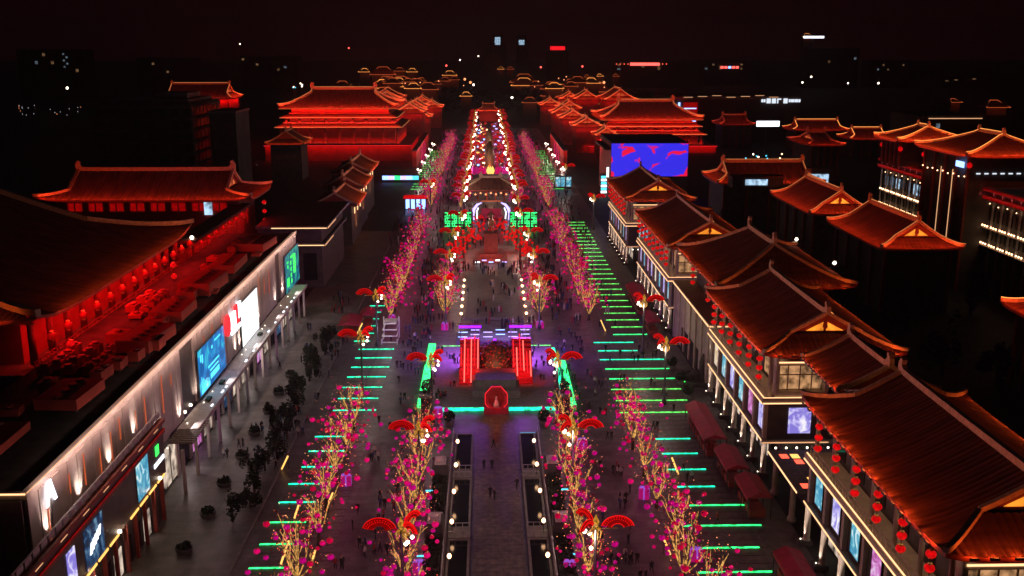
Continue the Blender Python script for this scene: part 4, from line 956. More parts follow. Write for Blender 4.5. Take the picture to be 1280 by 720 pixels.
for a in (((895, 940, 143), 620, 'flat red-glowing roof below the roof sign characters'), ((985, 1055, 150), 600, 'pale-outlined roof row beside the light screen'), ((1055, 1110, 160), 560, 'short outlined roof near the yard lamps')):
    (x0, x1, py), Y, lab = a; a_, b_ = gy(x0, py, Y), gy(x1, py, Y)
    hall((a_.x + b_.x) / 2, Y, b_.x - a_.x, 22, a_.z - 5.5, 5, lab, rz=R(-90), wash=(16, 0, 8, 8), red=0, wall='plaster_dark', led='led_ridge_hot' if x0 > 950 else None, gable=None)
t, W_, h_ = far_block(1155, 1235, 146, 470, 'dark flat block with a thin lit roof edge beyond the pavilion roofs', 40, win=.2)
box('edge_light', 'led_warm_soft', t, 2, W_ - 3, -.9, -.62, h_ - .9, h_ - .6)
for i, (x0, x1, py, Y, lab) in enumerate(((1010, 1075, 60, 1500, 'unlit tower block with a bright white crown line'), (1090, 1140, 75, 1500, 'unlit tower block with scattered lit rooms'), (20, 100, 62, 1200, 'dark tower with a cluster of lit rooms near its top'), (170, 240, 72, 1400, 'dark tower block with one lit room'), (300, 370, 70, 1500, 'dim tower block over the temple roofs'), (880, 950, 75, 1600, 'dark tower with a red and blue roof sign'), (770, 850, 78, 1500, 'dark tower with a red sign over its windows'), (1180, 1270, 95, 1500, 'broad dark block with red roof letters'))):
    t, W_, h_ = far_block(x0, x1, py, Y, lab, 40, win=.12, rows=5, cols=8)
    if i == 0: box('crown_light', 'led_white', t, -8, 22, -2, -.7, h_ + 14, h_ + 17); box('mast', 'metal', t, 5, 7, 1, 3, h_, h_ + 14)
    if i == 2:
        for k in range(5): box('lit_room', 'far_window_cold', t, W_ * .72 + 3.5 * (k % 2), W_ * .72 + 3.5 * (k % 2) + 2, -1, -.7, h_ - 6 - k * 3.6, h_ - 4 - k * 3.6)
    if i == 5:
        for k in range(5): box('sign', 'led_red_hot' if k != 2 else 'led_blue', t, W_ * .3 + k * 6, W_ * .3 + k * 6 + 4.6, -1.2, -.7, h_ - 13, h_ - 9.5)
    if i == 6: box('sign', 'led_red_hot', t, W_ * .22, W_ * .68, -1.2, -.7, h_ - 4.5, h_ - .5); [box('sign_lamp', 'bulb_red', t, W_ * .06 * k, W_ * .06 * k + 1.4, -1.2, -.7, h_ - 3, h_ - 1.6) for k in range(14)]
    if i == 7:
        for k in range(9): box('sign', 'led_red_hot', t, W_ * .58 + k * 4.4, W_ * .58 + k * 4.4 + 3, -1.2, -.7, h_ - 38, h_ - 35)
# the great pagoda: square brick tower of seven tapering storeys
t = thing('pagoda', 'tall square brick pagoda standing unlit at the end of the street axis', 'pagoda', (6, 1420, 0))
z = 6.; wd = 17.; box('base', 'far_wall', t, -24, 24, -24, 24, 0, 6)
for i in range(7):
    hgt = 9.4 - i * .5; box('storey', 'far_wall', t, -wd, wd, -wd, wd, z, z + hgt - 1.3); box('cornice', 'far_wall', t, -wd - 1, wd + 1, -wd - 1, wd + 1, z + hgt - 1.29, z + hgt); box('archway', 'office_window', t, -1.6, 1.6, -wd - .2, -wd - .01, z + 1, z + 5); z += hgt; wd -= 1.35
MB().lathe([(9, 0), (1.6, 4), (1.2, 6), (.3, 9)], 4).build('spire', 'far_wall', t, (0, 0, z), rz=R(45))
# distant outlined halls and towers near the horizon
def far_hall(px, py, Y, w_, led, label, grp='outlined halls near the horizon'):
    q = gy(px, py, Y); t = thing('outlined_hall', label, 'hall', (q.x, Y, 0), group=grp); zr = q.z; e = w_ / 2
    box('wall', 'far_wall', t, -e * .8, e * .8, 0, 14, 0, zr - w_ * .27)
    z1, z0 = zr, zr - w_ * .26
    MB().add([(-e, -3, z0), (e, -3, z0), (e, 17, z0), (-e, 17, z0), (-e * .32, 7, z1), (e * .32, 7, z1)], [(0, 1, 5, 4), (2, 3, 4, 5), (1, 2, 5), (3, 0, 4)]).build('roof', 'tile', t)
    r_ = .14 + w_ * .006
    MB().tube([(-e, -3.2, z0), (-e * .68, 2, z0 + .36 * (z1 - z0)), (-e * .32, 7, z1 + .3), (e * .32, 7, z1 + .3), (e * .68, 2, z0 + .4 * (z1 - z0)), (e, -3.2, z0)], r_, 4).build('outline_light', led, t)
    MB().tube([(-e, -3.4, z0), (e, -3.4, z0)], r_, 4).build('eave_light', led, t)
    light('AREA', 'wash', t, (0, -8, z0 - 2), 1000 * w_ / 30, (1, .10, .03), w_, 2, direction=(0, .7, .5))
FH = [(455, 86, 1250, 14), (478, 84, 1260, 34), (499, 85, 1260, 14), (515, 86, 1255, 14), (500, 96, 1050, 26), (520, 99, 1000, 22), (480, 100, 1020, 30), (512, 103, 960, 26), (534, 104, 950, 22), (562, 89, 1350, 20), (556, 97, 1320, 16), (568, 96, 1320, 14),
      (626, 84, 1400, 10), (638, 84, 1400, 10), (655, 93, 1380, 40), (655, 98, 1300, 34), (670, 102, 1150, 16), (690, 103, 1100, 26), (705, 106, 1050, 22), (722, 102, 1080, 22), (734, 94, 1200, 8), (750, 93, 1200, 8), (770, 93, 1200, 8), (745, 103, 1150, 40), (715, 116, 900, 18), (700, 121, 860, 16), (690, 112, 950, 22), (735, 122, 850, 20), (480, 110, 900, 26), (495, 118, 850, 24), (1010, 42, 1900, 22), (1247, 126, 900, 22), (1195, 124, 900, 10)]
rf = random.Random(11)
FH += [(rf.choice((rf.gauss(500, 25), rf.gauss(712, 25))), rf.uniform(96, 124), rf.uniform(860, 1100), rf.uniform(9, 20)) for _ in range(30)]
for i, (px, py, Y, w_) in enumerate(FH): far_hall(px, py, Y, w_, 'led_orange' if i % 3 else 'led_ridge_hot', 'tiny hall outlined in orange lights near the horizon' if w_ > 20 else 'tiny outlined turret near the horizon')
# dark trees before the pagoda
def leaf_cloud(mb, c, r, n, s, flat=.7):
    for _ in range(n):
        while True:
            p = Vector((rnd.uniform(-1, 1), rnd.uniform(-1, 1), rnd.uniform(-1, 1)))
            if .15 < p.length < 1: break
        p = Vector((c[0] + p.x * r[0], c[1] + p.y * r[1], c[2] + p.z * r[2])); u = Vector((rnd.uniform(-1, 1), rnd.uniform(-1, 1), rnd.uniform(-.6, .6))).normalized(); v = u.orthogonal().normalized() * s * rnd.uniform(.5, 1); u = u * s * rnd.uniform(.6, 1.2)
        mb.add([p - u, p - v, p + u, p + v], [(0, 1, 2, 3)])
mb = MB()
for i in range(150):
    x = rnd.uniform(-180, 190); y = rnd.uniform(930, 1250); h_ = rnd.uniform(7, 13) * (1 if abs(x) > 30 else .7)
    leaf_cloud(mb, (x, y, h_ * .6), (rnd.uniform(6, 11), rnd.uniform(6, 11), h_ * .55), 45, 2.4)
tag(mb.build('woodland', 'leaf_far'), 'dark far-off wood before the pagoda', 'wood', kind='stuff')
# city sparkle: lamps on masts
def far_lamp(px, py, Y, m, r_, lab):
    q = gy(px, py, Y); t = thing('far_lamp', lab, 'lamp', (q.x, Y, 0), group=lab); MB().ball((0, 0, q.z), r_, n=6, m=4).build('bulb', m, t); MB().tube([(0, 0.5, 0), (0, .5, q.z)], .15, 4).build('mast', 'metal', t)
for px, py, Y in ((558, 82, 1500), (581, 99, 1200), (588, 103, 1150), (625, 84, 1450), (676, 84, 1500), (728, 83, 1500), (755, 103, 1150), (436, 60, 1800)): far_lamp(px, py, Y, 'led_red_hot' if py < 90 else 'bulb_orange', 1.5, 'distant red aviation lamp' if py < 90 else 'distant orange street lamp')
for _ in range(26): far_lamp(rf.choice((rf.gauss(505, 30), rf.gauss(715, 30))), rf.uniform(92, 122), rf.uniform(880, 1150), 'bulb_orange', .55, 'small orange street lamp among the outlined halls')
for px, py, Y in ((582, 121, 960), (640, 122, 960), (598, 70, 1700), (592, 106, 1120), (84, 110, 900), (1014, 96, 1200), (1003, 103, 1200), (575, 75, 1600), (1098, 104, 1200), (1060, 104, 1400), (300, 55, 1900), (115, 75, 1500)): far_lamp(px, py, Y, 'bulb_white', 1.1, 'distant white lamp on a tall mast')
for k in range(40): far_lamp(rnd.uniform(20, 115), rnd.uniform(131, 145), 650 + rnd.uniform(0, 150), rnd.choice(['led_sign', 'bulb_orange', 'led_sign']), .2, 'pinprick street lamp behind the office block') if k < 22 else far_lamp(rnd.uniform(365, 400) if k < 28 else rnd.uniform(920, 985), rnd.uniform(103, 112) if k < 28 else rnd.uniform(186, 204), 640 if k < 28 else 500, rnd.choice(['led_cyan', 'bulb_white', 'bulb_warm']), .4, 'cold pinprick lamp beside the temple ridge' if k < 28 else 'warm pinprick lamp in the lane above the long red hall')
for px, py in ((622, 52), (627, 62), (652, 52), (655, 60)):
    q = gy(px, py, 1900); t = thing('tower_sign', 'faint white sign on a far tower beside the pagoda', 'sign', (q.x, 1900, 0), group='signs on far towers'); box('tower', 'far_wall', t, -9, 9, .5, 20, 0, q.z + 12); box('lettering', 'office_window' if py > 55 else 'window_cold', t, -3 if py > 55 else -5, 3 if py > 55 else 5, 0, .49, q.z - 6, q.z + (8 if px < 640 else 3))
q = gy(697, 60, 1800); t = thing('tower_sign', 'red roof sign on a far tower past the pagoda', 'sign', (q.x, 1800, 0)); box('tower', 'far_wall', t, -20, 20, .5, 30, 0, q.z - 4); box('lettering', 'led_red', t, -13, 13, 0, .49, q.z - 3.5, q.z + 3)
# ================================================================== LANTERN TREES
def make_tree(seed, far=False):
    r = random.Random(seed); tr = MB(); br = MB(); tips = []
    th = r.uniform(1.5, 2.2); tr.tube([(0, 0, 0), (.05, 0, th * .5), (0, .05, th)], [.30, .24, .2], 7)
    n = r.randint(6, 8) if not far else 6
    for i in range(n):
        a = 2 * math.pi * (i + r.uniform(-.3, .3)) / n; sp = r.uniform(.7, 2.5); H = r.uniform(5.2, 9.2)
        pts = [Vector((0, 0, th * .85))]
        for k in range(1, 6):
            f = k / 5; w_ = sp * f ** .75
            pts.append(Vector((math.cos(a + .25 * math.sin(k + seed)) * w_ + r.uniform(-.14, .14), math.sin(a + .25 * math.sin(k)) * w_ + r.uniform(-.14, .14), th * .85 + (H - th) * f)))
        br.tube(pts, [.10, .085, .07, .058, .045, .025], 5 if not far else 4); tips.append(pts[-1])
        for k in (2, 3, 4):
            if far and k != 3: continue
            for q in range(1):
                b_ = a + r.uniform(-1.3, 1.3); p = pts[k]; e = p + Vector((math.cos(b_) * r.uniform(.5, 1.2), math.sin(b_) * r.uniform(.5, 1.2), r.uniform(.8, 1.9)))
                br.tube([p, p.lerp(e, .55) + Vector((0, 0, .12)), e], [.055, .045, .025], 4, False); tips.append(e)
    fl = MB()
    for k in range(80 if not far else 36):
        p = r.choice(tips) + Vector((r.gauss(0, 1.0), r.gauss(0, 1.0), r.gauss(-.3, 1.2))); q = r.uniform(.04, .075)
        fl.cur = 0 if r.random() < .6 else 1
        fl.add([p + Vector(d) * q for d in ((1, 0, 0), (-1, 0, 0), (0, 1, 0), (0, -1, 0), (0, 0, 1), (0, 0, -1))], [(0, 2, 4), (2, 1, 4), (1, 3, 4), (3, 0, 4), (2, 0, 5), (1, 2, 5), (3, 1, 5), (0, 3, 5)])
    bl = MB()
    for k in range(110 if not far else 120):
        p = r.choice(tips) + Vector((r.gauss(0, .6), r.gauss(0, .6), r.gauss(-.5, 1.1))); u = Vector((r.uniform(-1, 1), r.uniform(-1, 1), r.uniform(-1, 1))).normalized() * r.uniform(.08, .17) * (1.5 if far else 1); v = u.orthogonal() * .8
        bl.add([p - u, p - v, p + u, p + v], [(0, 1, 2, 3)])
    lp = []
    for k in range(130):
        p = r.choice(tips) + Vector((r.gauss(0, 1.2), r.gauss(0, 1.2), r.uniform(-3.4, .4)))
        if p.z > 2.2 and all((p - q).length > .8 for q in lp): lp.append(p)
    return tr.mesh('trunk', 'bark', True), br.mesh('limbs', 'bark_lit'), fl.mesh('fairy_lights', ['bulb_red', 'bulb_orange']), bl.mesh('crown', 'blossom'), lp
near_t = [make_tree(s) for s in range(5)]; far_t = [make_tree(40 + s, True) for s in range(4)]
lan_spots = []
def lantern_tree(x, y, label, group, far):
    v = rnd.choice(far_t if far else near_t); rz = rnd.uniform(0, 6.28); s = rnd.uniform(.9, 1.12)
    t = thing('lantern_tree', label, 'tree', (x, y, 0), rz, group); t.scale = (s, s, s)
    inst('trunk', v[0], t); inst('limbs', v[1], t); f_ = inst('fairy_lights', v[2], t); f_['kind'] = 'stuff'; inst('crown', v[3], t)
    m = Matrix.Rotation(rz, 3, 'Z'); k = rnd.randint(24, 33) if not far else 32
    for p in rnd.sample(v[4], min(k, len(v[4]))): lan_spots.append((Vector((x, y, 0)) + m @ (p * s), rnd.uniform(.19, .44), rnd.choices((0, 1, 2), (5, 3, 2.6))[0]))
    light('POINT', 'lantern_glow', t, (0, 0, 6), 160 if not far else 200, MAG, 1.0)
ROWS = ((-9.6, 'pool-side row, mall side', -1), (11.6, 'pool-side row, shop side', 1), (-21.6, 'outer row, mall side', -1), (22.6, 'outer row, shop side', 1))
for ri, (x, lab, s) in enumerate(ROWS):
    y = 84.
    while y < 640:
        gap = 9.6 if y < 200 else 8.6 if y < 250 else 11 if y < 420 else 12
        skip = (148 if ri < 2 else 157) < y < 211 or (ri < 2 and 244 < y < 372) or (ri > 1 and 338 < y < 370) or 432 < y < 462
        if not skip: lantern_tree(x + rnd.uniform(-.7, .7), y + rnd.uniform(-1, 1), 'gold-lit bare tree hung with magenta lanterns, ' + lab, 'lantern trees, ' + lab, y > 235)
        y += gap
# lanterns: the 300 that show largest are single things, the rest one mass
lan_spots.sort(key=lambda a: (a[0] - Vector((0, 0, CH))).length / a[1])
lm = [MB().ball((0, 0, 0), 1, 1, .88, 10, 6).mesh('tree_lantern', m, True) for m in ('lantern_magenta', 'lantern_pink', 'lantern_crimson')]
tops = MB().lathe([(.42, .80), (.42, .95)], 8).mesh('cap', 'gold')
k = 0; mass = [MB(), MB(), MB()]; LC = ('deep magenta', 'rose-pink', 'crimson')
for p, r_, pk in lan_spots:
    q_ = gy(640, 360, 1)
    d = p - Vector((0, 0, CH)); wz = d.dot(FW); u = 640 + F * d.dot(RT) / wz; v = 360 - F * d.dot(UP) / wz
    if k < 300 and 0 < u < 1280 and v < 722:
        o = inst('tree_lantern', lm[pk], None, p, 0, r_); tag(o, 'round %s lantern hung in a gold-lit tree' % LC[pk], 'lantern', '%s tree lanterns' % LC[pk])
        inst('cap', tops, o); k += 1
    elif v < 760: mass[pk].ball(p, r_, r_, r_ * .88, 6, 4)
for i, mb in enumerate(mass): tag(mb.build('distant_tree_lanterns', ('lantern_magenta', 'lantern_pink', 'lantern_crimson')[i], smooth=True), 'mass of %s lanterns in the receding tree rows' % LC[i], 'lanterns', kind='stuff')
# gift-box lights at the foot of trees
for i, (px, py) in enumerate(((433, 606), (524, 716), (548, 520), (556, 412), (712, 716), (675, 410), (727, 560), (805, 622), (870, 700), (490, 402))):
    q = gz(px, py); t = thing('gift_box_light', 'glowing magenta gift box with violet ribbon at the foot of a lantern tree', 'gift box', (q.x, q.y, 0), rnd.uniform(-.4, .4), 'gift boxes under the trees')
    box('box', 'gift_magenta', t, -.7, .7, -.7, .7, 0, 1.4); MB().box(-.09, .09, -.73, .73, .0, 1.44).box(-.73, .73, -.09, .09, .01, 1.43).build('ribbon', 'gift_bow', t)
    MB().ball((-.3, 0, 1.55), .3, .2, .2, 6, 4).ball((.3, 0, 1.55), .3, .2, .2, 6, 4).build('bow', 'gift_bow', t)

# ================================================================== FAN LAMPS
def make_fan(r1, r2):
    mb = MB(); n = 14; a0, a1 = R(14), R(166); rim = []; inn = []; d = .09
    for i in range(n + 1):
        a = a0 + (a1 - a0) * i / n; rim.append((math.cos(a) * r2, 0, math.sin(a) * r2 * .85)); inn.append((math.cos(a) * r1, 0, math.sin(a) * r1 * .85))
    for i in range(n): mb.prism([inn[i], rim[i], rim[i + 1], inn[i + 1]], (0, d * (1 if i % 2 else .6), 0))
    rb = MB(); rb.tube([(x, -.04, z) for x, y, z in rim], .07, 5); rb.tube([(x, -.04, z) for x, y, z in inn], .05, 5)
    dots = MB()
    for i in range(n):
        a = a0 + (a1 - a0) * (i + .5) / n
        for q in (.55, .8):
            rr_ = r1 + (r2 - r1) * q
            for y in (-.06, .14): dots.ball((math.cos(a) * rr_, y, math.sin(a) * rr_ * .85), .065, n=5, m=3)
    return mb.mesh('fan', 'fan_red'), rb.mesh('rim', 'fan_rim'), dots.mesh('fan_bulbs', 'fan_rim')
FANB = make_fan(.7, 1.75); FANS = make_fan(.5, 1.3)
POST = MB().lathe([(.42, 0), (.42, .8), (.22, 1.1), (.15, 10.6), (.3, 10.9)], 8).mesh('post', 'metal', True)
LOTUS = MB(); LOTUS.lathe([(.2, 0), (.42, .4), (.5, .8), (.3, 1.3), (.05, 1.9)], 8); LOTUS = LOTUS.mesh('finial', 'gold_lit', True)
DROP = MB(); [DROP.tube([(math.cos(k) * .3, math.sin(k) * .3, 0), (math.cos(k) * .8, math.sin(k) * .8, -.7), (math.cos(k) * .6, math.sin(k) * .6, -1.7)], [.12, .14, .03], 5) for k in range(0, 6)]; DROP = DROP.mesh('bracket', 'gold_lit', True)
GLOBE = MB().ball((0, 0, 0), .30, n=8, m=6).mesh('globe', 'bulb_white', True)
def fan_lamp(x, y, side, label, group, power=1500, n_g=5, h=10.9, simple=False):
    t = thing('fan_lamp', label, 'street lamp', (x, y, 0), 0 if side > 0 else math.pi, group)
    inst('post', POST, t, (0, 0, 0), 0, (1, 1, h / 10.9)); inst('finial', LOTUS, t, (0, 0, h), 0, .75); inst('bracket', DROP, t, (0, 0, h), 0, .75)
    for az, (fm, rm, dm), rd in ((0, FANB, 2.3), (2.25, FANS, 1.7), (-2.25, FANS, 1.7)):
        f = inst('fan', fm, t, (math.cos(az) * rd, math.sin(az) * rd, h - .2 + (.5 if az else 0)), az); inst('rim', rm, f)
        if not simple: inst('fan_bulbs', dm, f)['kind'] = 'stuff'
        if not simple: MB().tube([(0, 0, h - .1), (math.cos(az) * rd, math.sin(az) * rd, h - .1)], .07, 5).build('arm', 'gold', t)
    for k in range(n_g):
        a = 2.0 + k * .75; inst('globe', GLOBE, t, (math.cos(a) * 1.25, math.sin(a) * 1.0, h - 1.2 + .75 * (k % 3) - .25 * k), 0, .72 if not simple else 1.2)
    if power: light('POINT', 'lamp_glow', t, (-.6, -.6, h - 1.4), power, WHITE, .45)
for s, x in ((-1, -9.2), (1, 11.2)):
    for i, y in enumerate((96, 124, 154, 210, 239, 268, 300, 329, 358, 373, 388, 402, 417, 432, 446, 461, 476, 490, 505, 520, 535, 550, 566, 582, 598, 615, 632, 650, 668, 687, 706, 726, 746, 768, 790)):
        far = y > 290
        fan_lamp(x + (0 if y < 300 else -s * rnd.uniform(.2, 1.8)), y + (0 if y < 290 else rnd.uniform(-6, 6)), s, ('red-fanned post lamp, %s in its row counting toward the pagoda, %s side' % (nth(i), 'mall' if s < 0 else 'shop') if i < 6 else 'distant red-fanned post lamp of the pool-side row, %s side' % ('mall' if s < 0 else 'shop')), 'fan lamps of the pool-side rows', (850 if y < 300 else 2000) if not far or i % 3 == 0 else 0, 4 if not far else 3, 10.9, far)
for x, y, s, lab in ((30.2, 162, 1, 'solitary fan lamp before the shop with violet posters'), (31, 191.5, 1, 'solitary fan lamp before the entrance block'), (35.6, 331, 1, 'solitary fan lamp past the last shop'), (-22.2, 168, -1, 'solitary fan lamp opposite the blue video wall'), (-22.8, 198, -1, 'solitary fan lamp beside the white display frame'), (-21, 369, -1, 'solitary fan lamp by the blue booth'), (33, 420, 1, 'solitary fan lamp near the terraced temple')):
    fan_lamp(x, y, s, lab, None, 750, 3)
for s, x in ((-1, -30), (1, 33)):
    for y in (440, 470, 500, 530, 560): 
        t = thing('globe_cluster_lamp', 'far globe-cluster lamp at the foot of the %s' % ('three-tier temple' if s < 0 else 'terraced temple'), 'street lamp', (x, y, 0), group='globe-cluster lamps by the temples'); inst('post', POST, t, (0, 0, 0), 0, (1, 1, .6))
        for k in range(3): inst('globe', GLOBE, t, (.8 * math.cos(k * 2.1), .8 * math.sin(k * 2.1), 7 + .3 * k), 0, 1.3)
        light('POINT', 'lamp_glow', t, (0, -.5, 6), 900, (1, .8, .7), .4)
# slanted gold light bars stood between trees
for i, (px, py, dx, dy) in enumerate(((351, 702, 10, -26), (368, 645, 8, -22), (408, 632, 8, -16), (388, 706, 6, -18), (352, 584, 8, -14), (757, 412, -6, -12), (848, 590, -8, -18), (445, 418, 8, -14), (838, 690, -8, -16))):
    q = gz(px, py, .5); e = gy(px + dx, py + dy, q.y)
    t = thing('slanted_light_bar', 'slanted gold light bar propped among the lantern trees', 'light bar', (q.x, q.y, 0), group='slanted light bars')
    MB().tube([(0, 0, .2), (e.x - q.x, 0, e.z)], .13, 5).build('bar', 'led_yellow', t); MB().tube([((e.x - q.x) * .9, .5, 0), ((e.x - q.x) * .95, .05, e.z * .9)], .06, 4).build('prop', 'metal', t)

# ================================================================== FLOWER STAGE ON THE AXIS
t = thing('flower_stage', 'square stone stage edged with green light, red-lit stairs either side of its flower mound', 'stage', (1.3, 178, 0))
box('platform', 'stone', t, -12, 11.5, -17.6, 18, 0, .45)
for z, y, m_ in ((.1, -17.75, 'led_teal'), (.1, -18.45, 'led_teal')): box('front_light', m_, t, -10.4, 10.2, y, y + .3 if y < -18 else y + .14, z, z + .3)
box('front_kerb', 'stone', t, -10.6, 10.4, -18.1, -17.8, 0, .09)
box('side_light', 'led_green_hot', t, -13.5, -12.05, -17, 20, .2, .5); box('side_light', 'led_teal', t, 11.55, 12.2, -12, 16.5, .2, .5); box('side_light', 'led_green_hot', t, 12.8, 13.7, -17.5, 8, .2, .5)
for xa, xb in ((-11, -6.5), (5.5, 11.5)): box('rear_light', 'led_lime', t, xa, xb, 18.1, 18.4, .2, .5)
for s in (-1, 1):
    # sloping stair bank with light rods
    x0, x1 = (-6.6, -2.9) if s < 0 else (3.1, 6.8)
    st_ = MB()
    for k in range(10): st_.box(x0, x1, -6 + k * 1.05, -5.0 + k * 1.05, .45, .7 + .62 * k)
    b_ = st_.build('stair_bank', 'awning_red', t)
    for k in range(6):
        xx = x0 + .3 + k * (x1 - x0 - .6) / 5; j0 = rnd.uniform(0, .35); j1 = rnd.uniform(.6, 1)
        MB().tube([(xx, -6 + 10.5 * j0, .9 + 6.2 * j0), (xx, -6 + 10.5 * j1, .9 + 6.2 * j1)], .10, 5).build('light_rod', 'led_red_hot' if k % 2 else 'led_red', b_)
    strip_light(t, ((x0 + x1) / 2 - 1.5, -7, 4.5), ((x0 + x1) / 2 + 1.5, -7, 4.5), (0, 1, -.2), 160, REDL, .3)
    tr_ = MB(); tr_.tube([(x0, 8, .4), (x0, 8, 8.2)], .12, 4); tr_.tube([(x1, 8, .4), (x1, 8, 8.2)], .12, 4); tr_.tube([(x0 - 1, 8, 8), (x1 + .4, 8, 8)], .12, 4); tr_.tube([(x0, 8, 2), (x1, 8, 8)], .07, 4)
    q = tr_.build('light_truss', 'metal', t); box('purple_light', 'led_purple', q, x0 - .3, x1 + .3, 7.4, 7.8, 7.3, 7.7)
    light('AREA', 'purple_wash', q, ((x0 + x1) / 2, 7, 7.2), 1700, (.5, .1, 1), 4, .6, direction=(-.1 * s, -.5, -1)); light('AREA', 'purple_wash', q, ((x0 + x1) / 2, 8.6, 7.2), 2800, (.45, .1, 1), 4, .6, direction=(0, .8, -1))
q = MB(); q.ball((0, 9, 4.4), .35).build('purple_spot', 'led_purple', t)
md = thing('flower_mound', 'steep mound of dark flowers and foliage rising from the stage', 'flower bed', (1.4, 180, .45))
core = MB(); core.lathe([(3.3, 0), (3.1, 1.5), (2.8, 3), (2.3, 4.4), (1.2, 5.4)], 14); core.build('earth', 'bark', md)
for m_, n_, sd in (('leaf_dark', 700, 1), ('flower_red', 520, 2), ('gold', 160, 3)):
    mb = MB(); r = random.Random(sd)
    for _ in range(n_):
        f = r.random() ** 1.2; a = r.uniform(0, 6.28); rr_ = 3.5 - 1.7 * f ** 2.2 + r.uniform(-.2, .4) - (r.random() ** .5 * 2 if f > .93 else 0); p = Vector((rr_ * math.cos(a), rr_ * math.sin(a), 5.4 * f + r.uniform(-.1, .5))); u = Vector((r.uniform(-1, 1), r.uniform(-1, 1), r.uniform(-.2, 1))).normalized() * r.uniform(.12, .3); v = u.orthogonal()
        mb.add([p - u, p - v * .6, p + u, p + v * .6], [(0, 1, 2, 3)])
    mb.build({'leaf_dark': 'foliage', 'flower_red': 'blossom', 'gold': 'petals'}[m_], m_, md)['kind'] = 'stuff'
light('POINT', 'mound_fill', md, (0, -5.5, 2.2), 260, (1, .7, .4), .3)  # fill light added to brighten the mound, no fixture stands here
box('planter', 'awning_red', md, -3.7, 3.7, -4.2, -3.5, 0, 1.1); box('planter_light', 'led_red', md, -3.7, 3.7, -4.32, -4.21, .85, 1.05)
for x in (-3.75, 3.6): box('edge_light', 'led_red', md, x, x + .15, -4.3, 1, 1.11, 1.25)
sb = thing('stage_backdrop', 'stepped pale stone block between the flower mound and the red photo gate', 'plinth', (1.3, 168.5, .45)); box('block', 'stone', sb, -4.2, 4.2, -3.5, 5.5, 0, 1.2); box('upper_block', 'stone', sb, -3.6, 3.6, -1.5, 5, 1.21, 2.6)
gt = thing('photo_gate', 'bright red octagonal photo gate with a small seated figure inside', 'gate', (1.3, 158.6, .0))
oc = [(2.0 * math.cos(R(22.5 + 45 * k)), 2.6 + 2.3 * math.sin(R(22.5 + 45 * k))) for k in range(8)]
fr = MB(); inn = [(x * .72, 2.6 + (z - 2.6) * .72) for x, z in oc]
for k in range(8):
    j = (k + 1) % 8; fr.prism([(oc[k][0], 0, oc[k][1]), (oc[j][0], 0, oc[j][1]), (inn[j][0], 0, inn[j][1]), (inn[k][0], 0, inn[k][1])], (0, .8, 0))
fr.build('frame', 'awning_red', gt); MB().tube([(x, -.05, z) for x, z in oc + oc[:1]], .07, 5).build('frame_light', 'led_red', gt)
box('base', 'awning_red', gt, -2.1, 2.1, -.6, 1.2, 0, 1.1); box('backing', 'wood_red', gt, -1.5, 1.5, .7, .79, 1.1, 4.2)
MB().lathe([(.5, 0), (.55, .5), (.3, 1.1), (.18, 1.3), (.26, 1.6), (.05, 1.9)], 8, (0, .2, 1.1)).build('figurine', 'pale_stone', gt, smooth=True)
light('POINT', 'gate_glow', gt, (0, -1.4, 2.2), 70, REDL, .3)
# bushes and tall pylons at the stage corners
for x in (-10.2, 12.6):
    t = thing('dark_pylon', 'tall dark pylon with bush cap at a front corner of the stage', 'pylon', (x, 157.5, 0), group='pylons at the stage corners'); box('shaft', 'plaster_dark', t, -1, 1, -1, 1, 0, 3.6); box('capital', 'stone', t, -1.3, 1.3, -1.3, 1.3, 3.6, 4.1)
    mb = MB(); leaf_cloud(mb, (0, 0, 5.2), (.9, .9, 1.3), 160, .28); mb.build('bush', 'leaf_dark', t)
for x, y in ((-6.4, 153.5), (9, 153.5)):
    t = thing('potted_shrub', 'low potted shrub at the head of the pools', 'shrub', (x, y, 0), group='shrubs by the pool heads'); MB().lathe([(.7, 0), (.9, .7)], 10).build('pot', 'stone', t); mb = MB(); leaf_cloud(mb, (0, 0, 1.6), (1, 1, 1), 200, .25); mb.build('foliage', 'leaf_dark', t)

# ================================================================== POOL COURT AND STATUE GROUP
t = thing('court_pool', 'shallow rectangular pool court lined with small globe lamps behind the stage', 'pool', (1.3, 240, 0)); box('floor', 'stone', t, -6.2, 6.4, -22, 22, 0, .2); [box('slab', 'step_stone', t, -4 + i * 2.1, -2 + i * 2.1, -20 + j * 4.2, -15.9 + j * 4.2, .2, .23 + .01 * ((i + j) % 2)) for i in range(4) for j in range(9)]
for x in (-6.5, 6.5): box('kerb', 'stone', t, x - .3, x + .3, -22, 22, 0, .5)
for s in (-1, 1):
    for k in range(6):
        g = thing('globe_lamp', 'small glowing globe lamp beside the court pool behind the stage', 'lamp', (1.3 + s * 7.3, 216.5 + k * 6.6, 0), group='globe lamps along the court pool'); MB().tube([(0, 0, 0), (0, 0, 1.6)], .07).build('post', 'metal', g); MB().ball((0, 0, 1.85), .33).build('globe', 'bulb_warm', g, smooth=True)
t = thing('stage_rig', 'low stage rig of violet light bars and trusses behind the flower mound', 'stage rig', (1.3, 201, 0))
box('deck', 'plaster_dark', t, -8, 8, -3, 4, 0, .9)
for i in range(12):
    x = -7.5 + (i % 6) * 2.6; y = -2.5 + (i // 6) * 3.4; box('light_bar', 'gift_ribbon' if i % 3 else 'led_blue', t, x, x + 1.9, y, y + .15, 1.6 + .5 * (i % 2), 1.75 + .5 * (i % 2)); MB().tube([(x + .2, y, .9), (x + .2, y, 1.7)], .05, 4).build('stand', 'metal', t)
light('AREA', 'violet_wash', t, (0, 0, 4), 700, (.45, .3, 1), 12, 4, direction=(0, 0, -1))
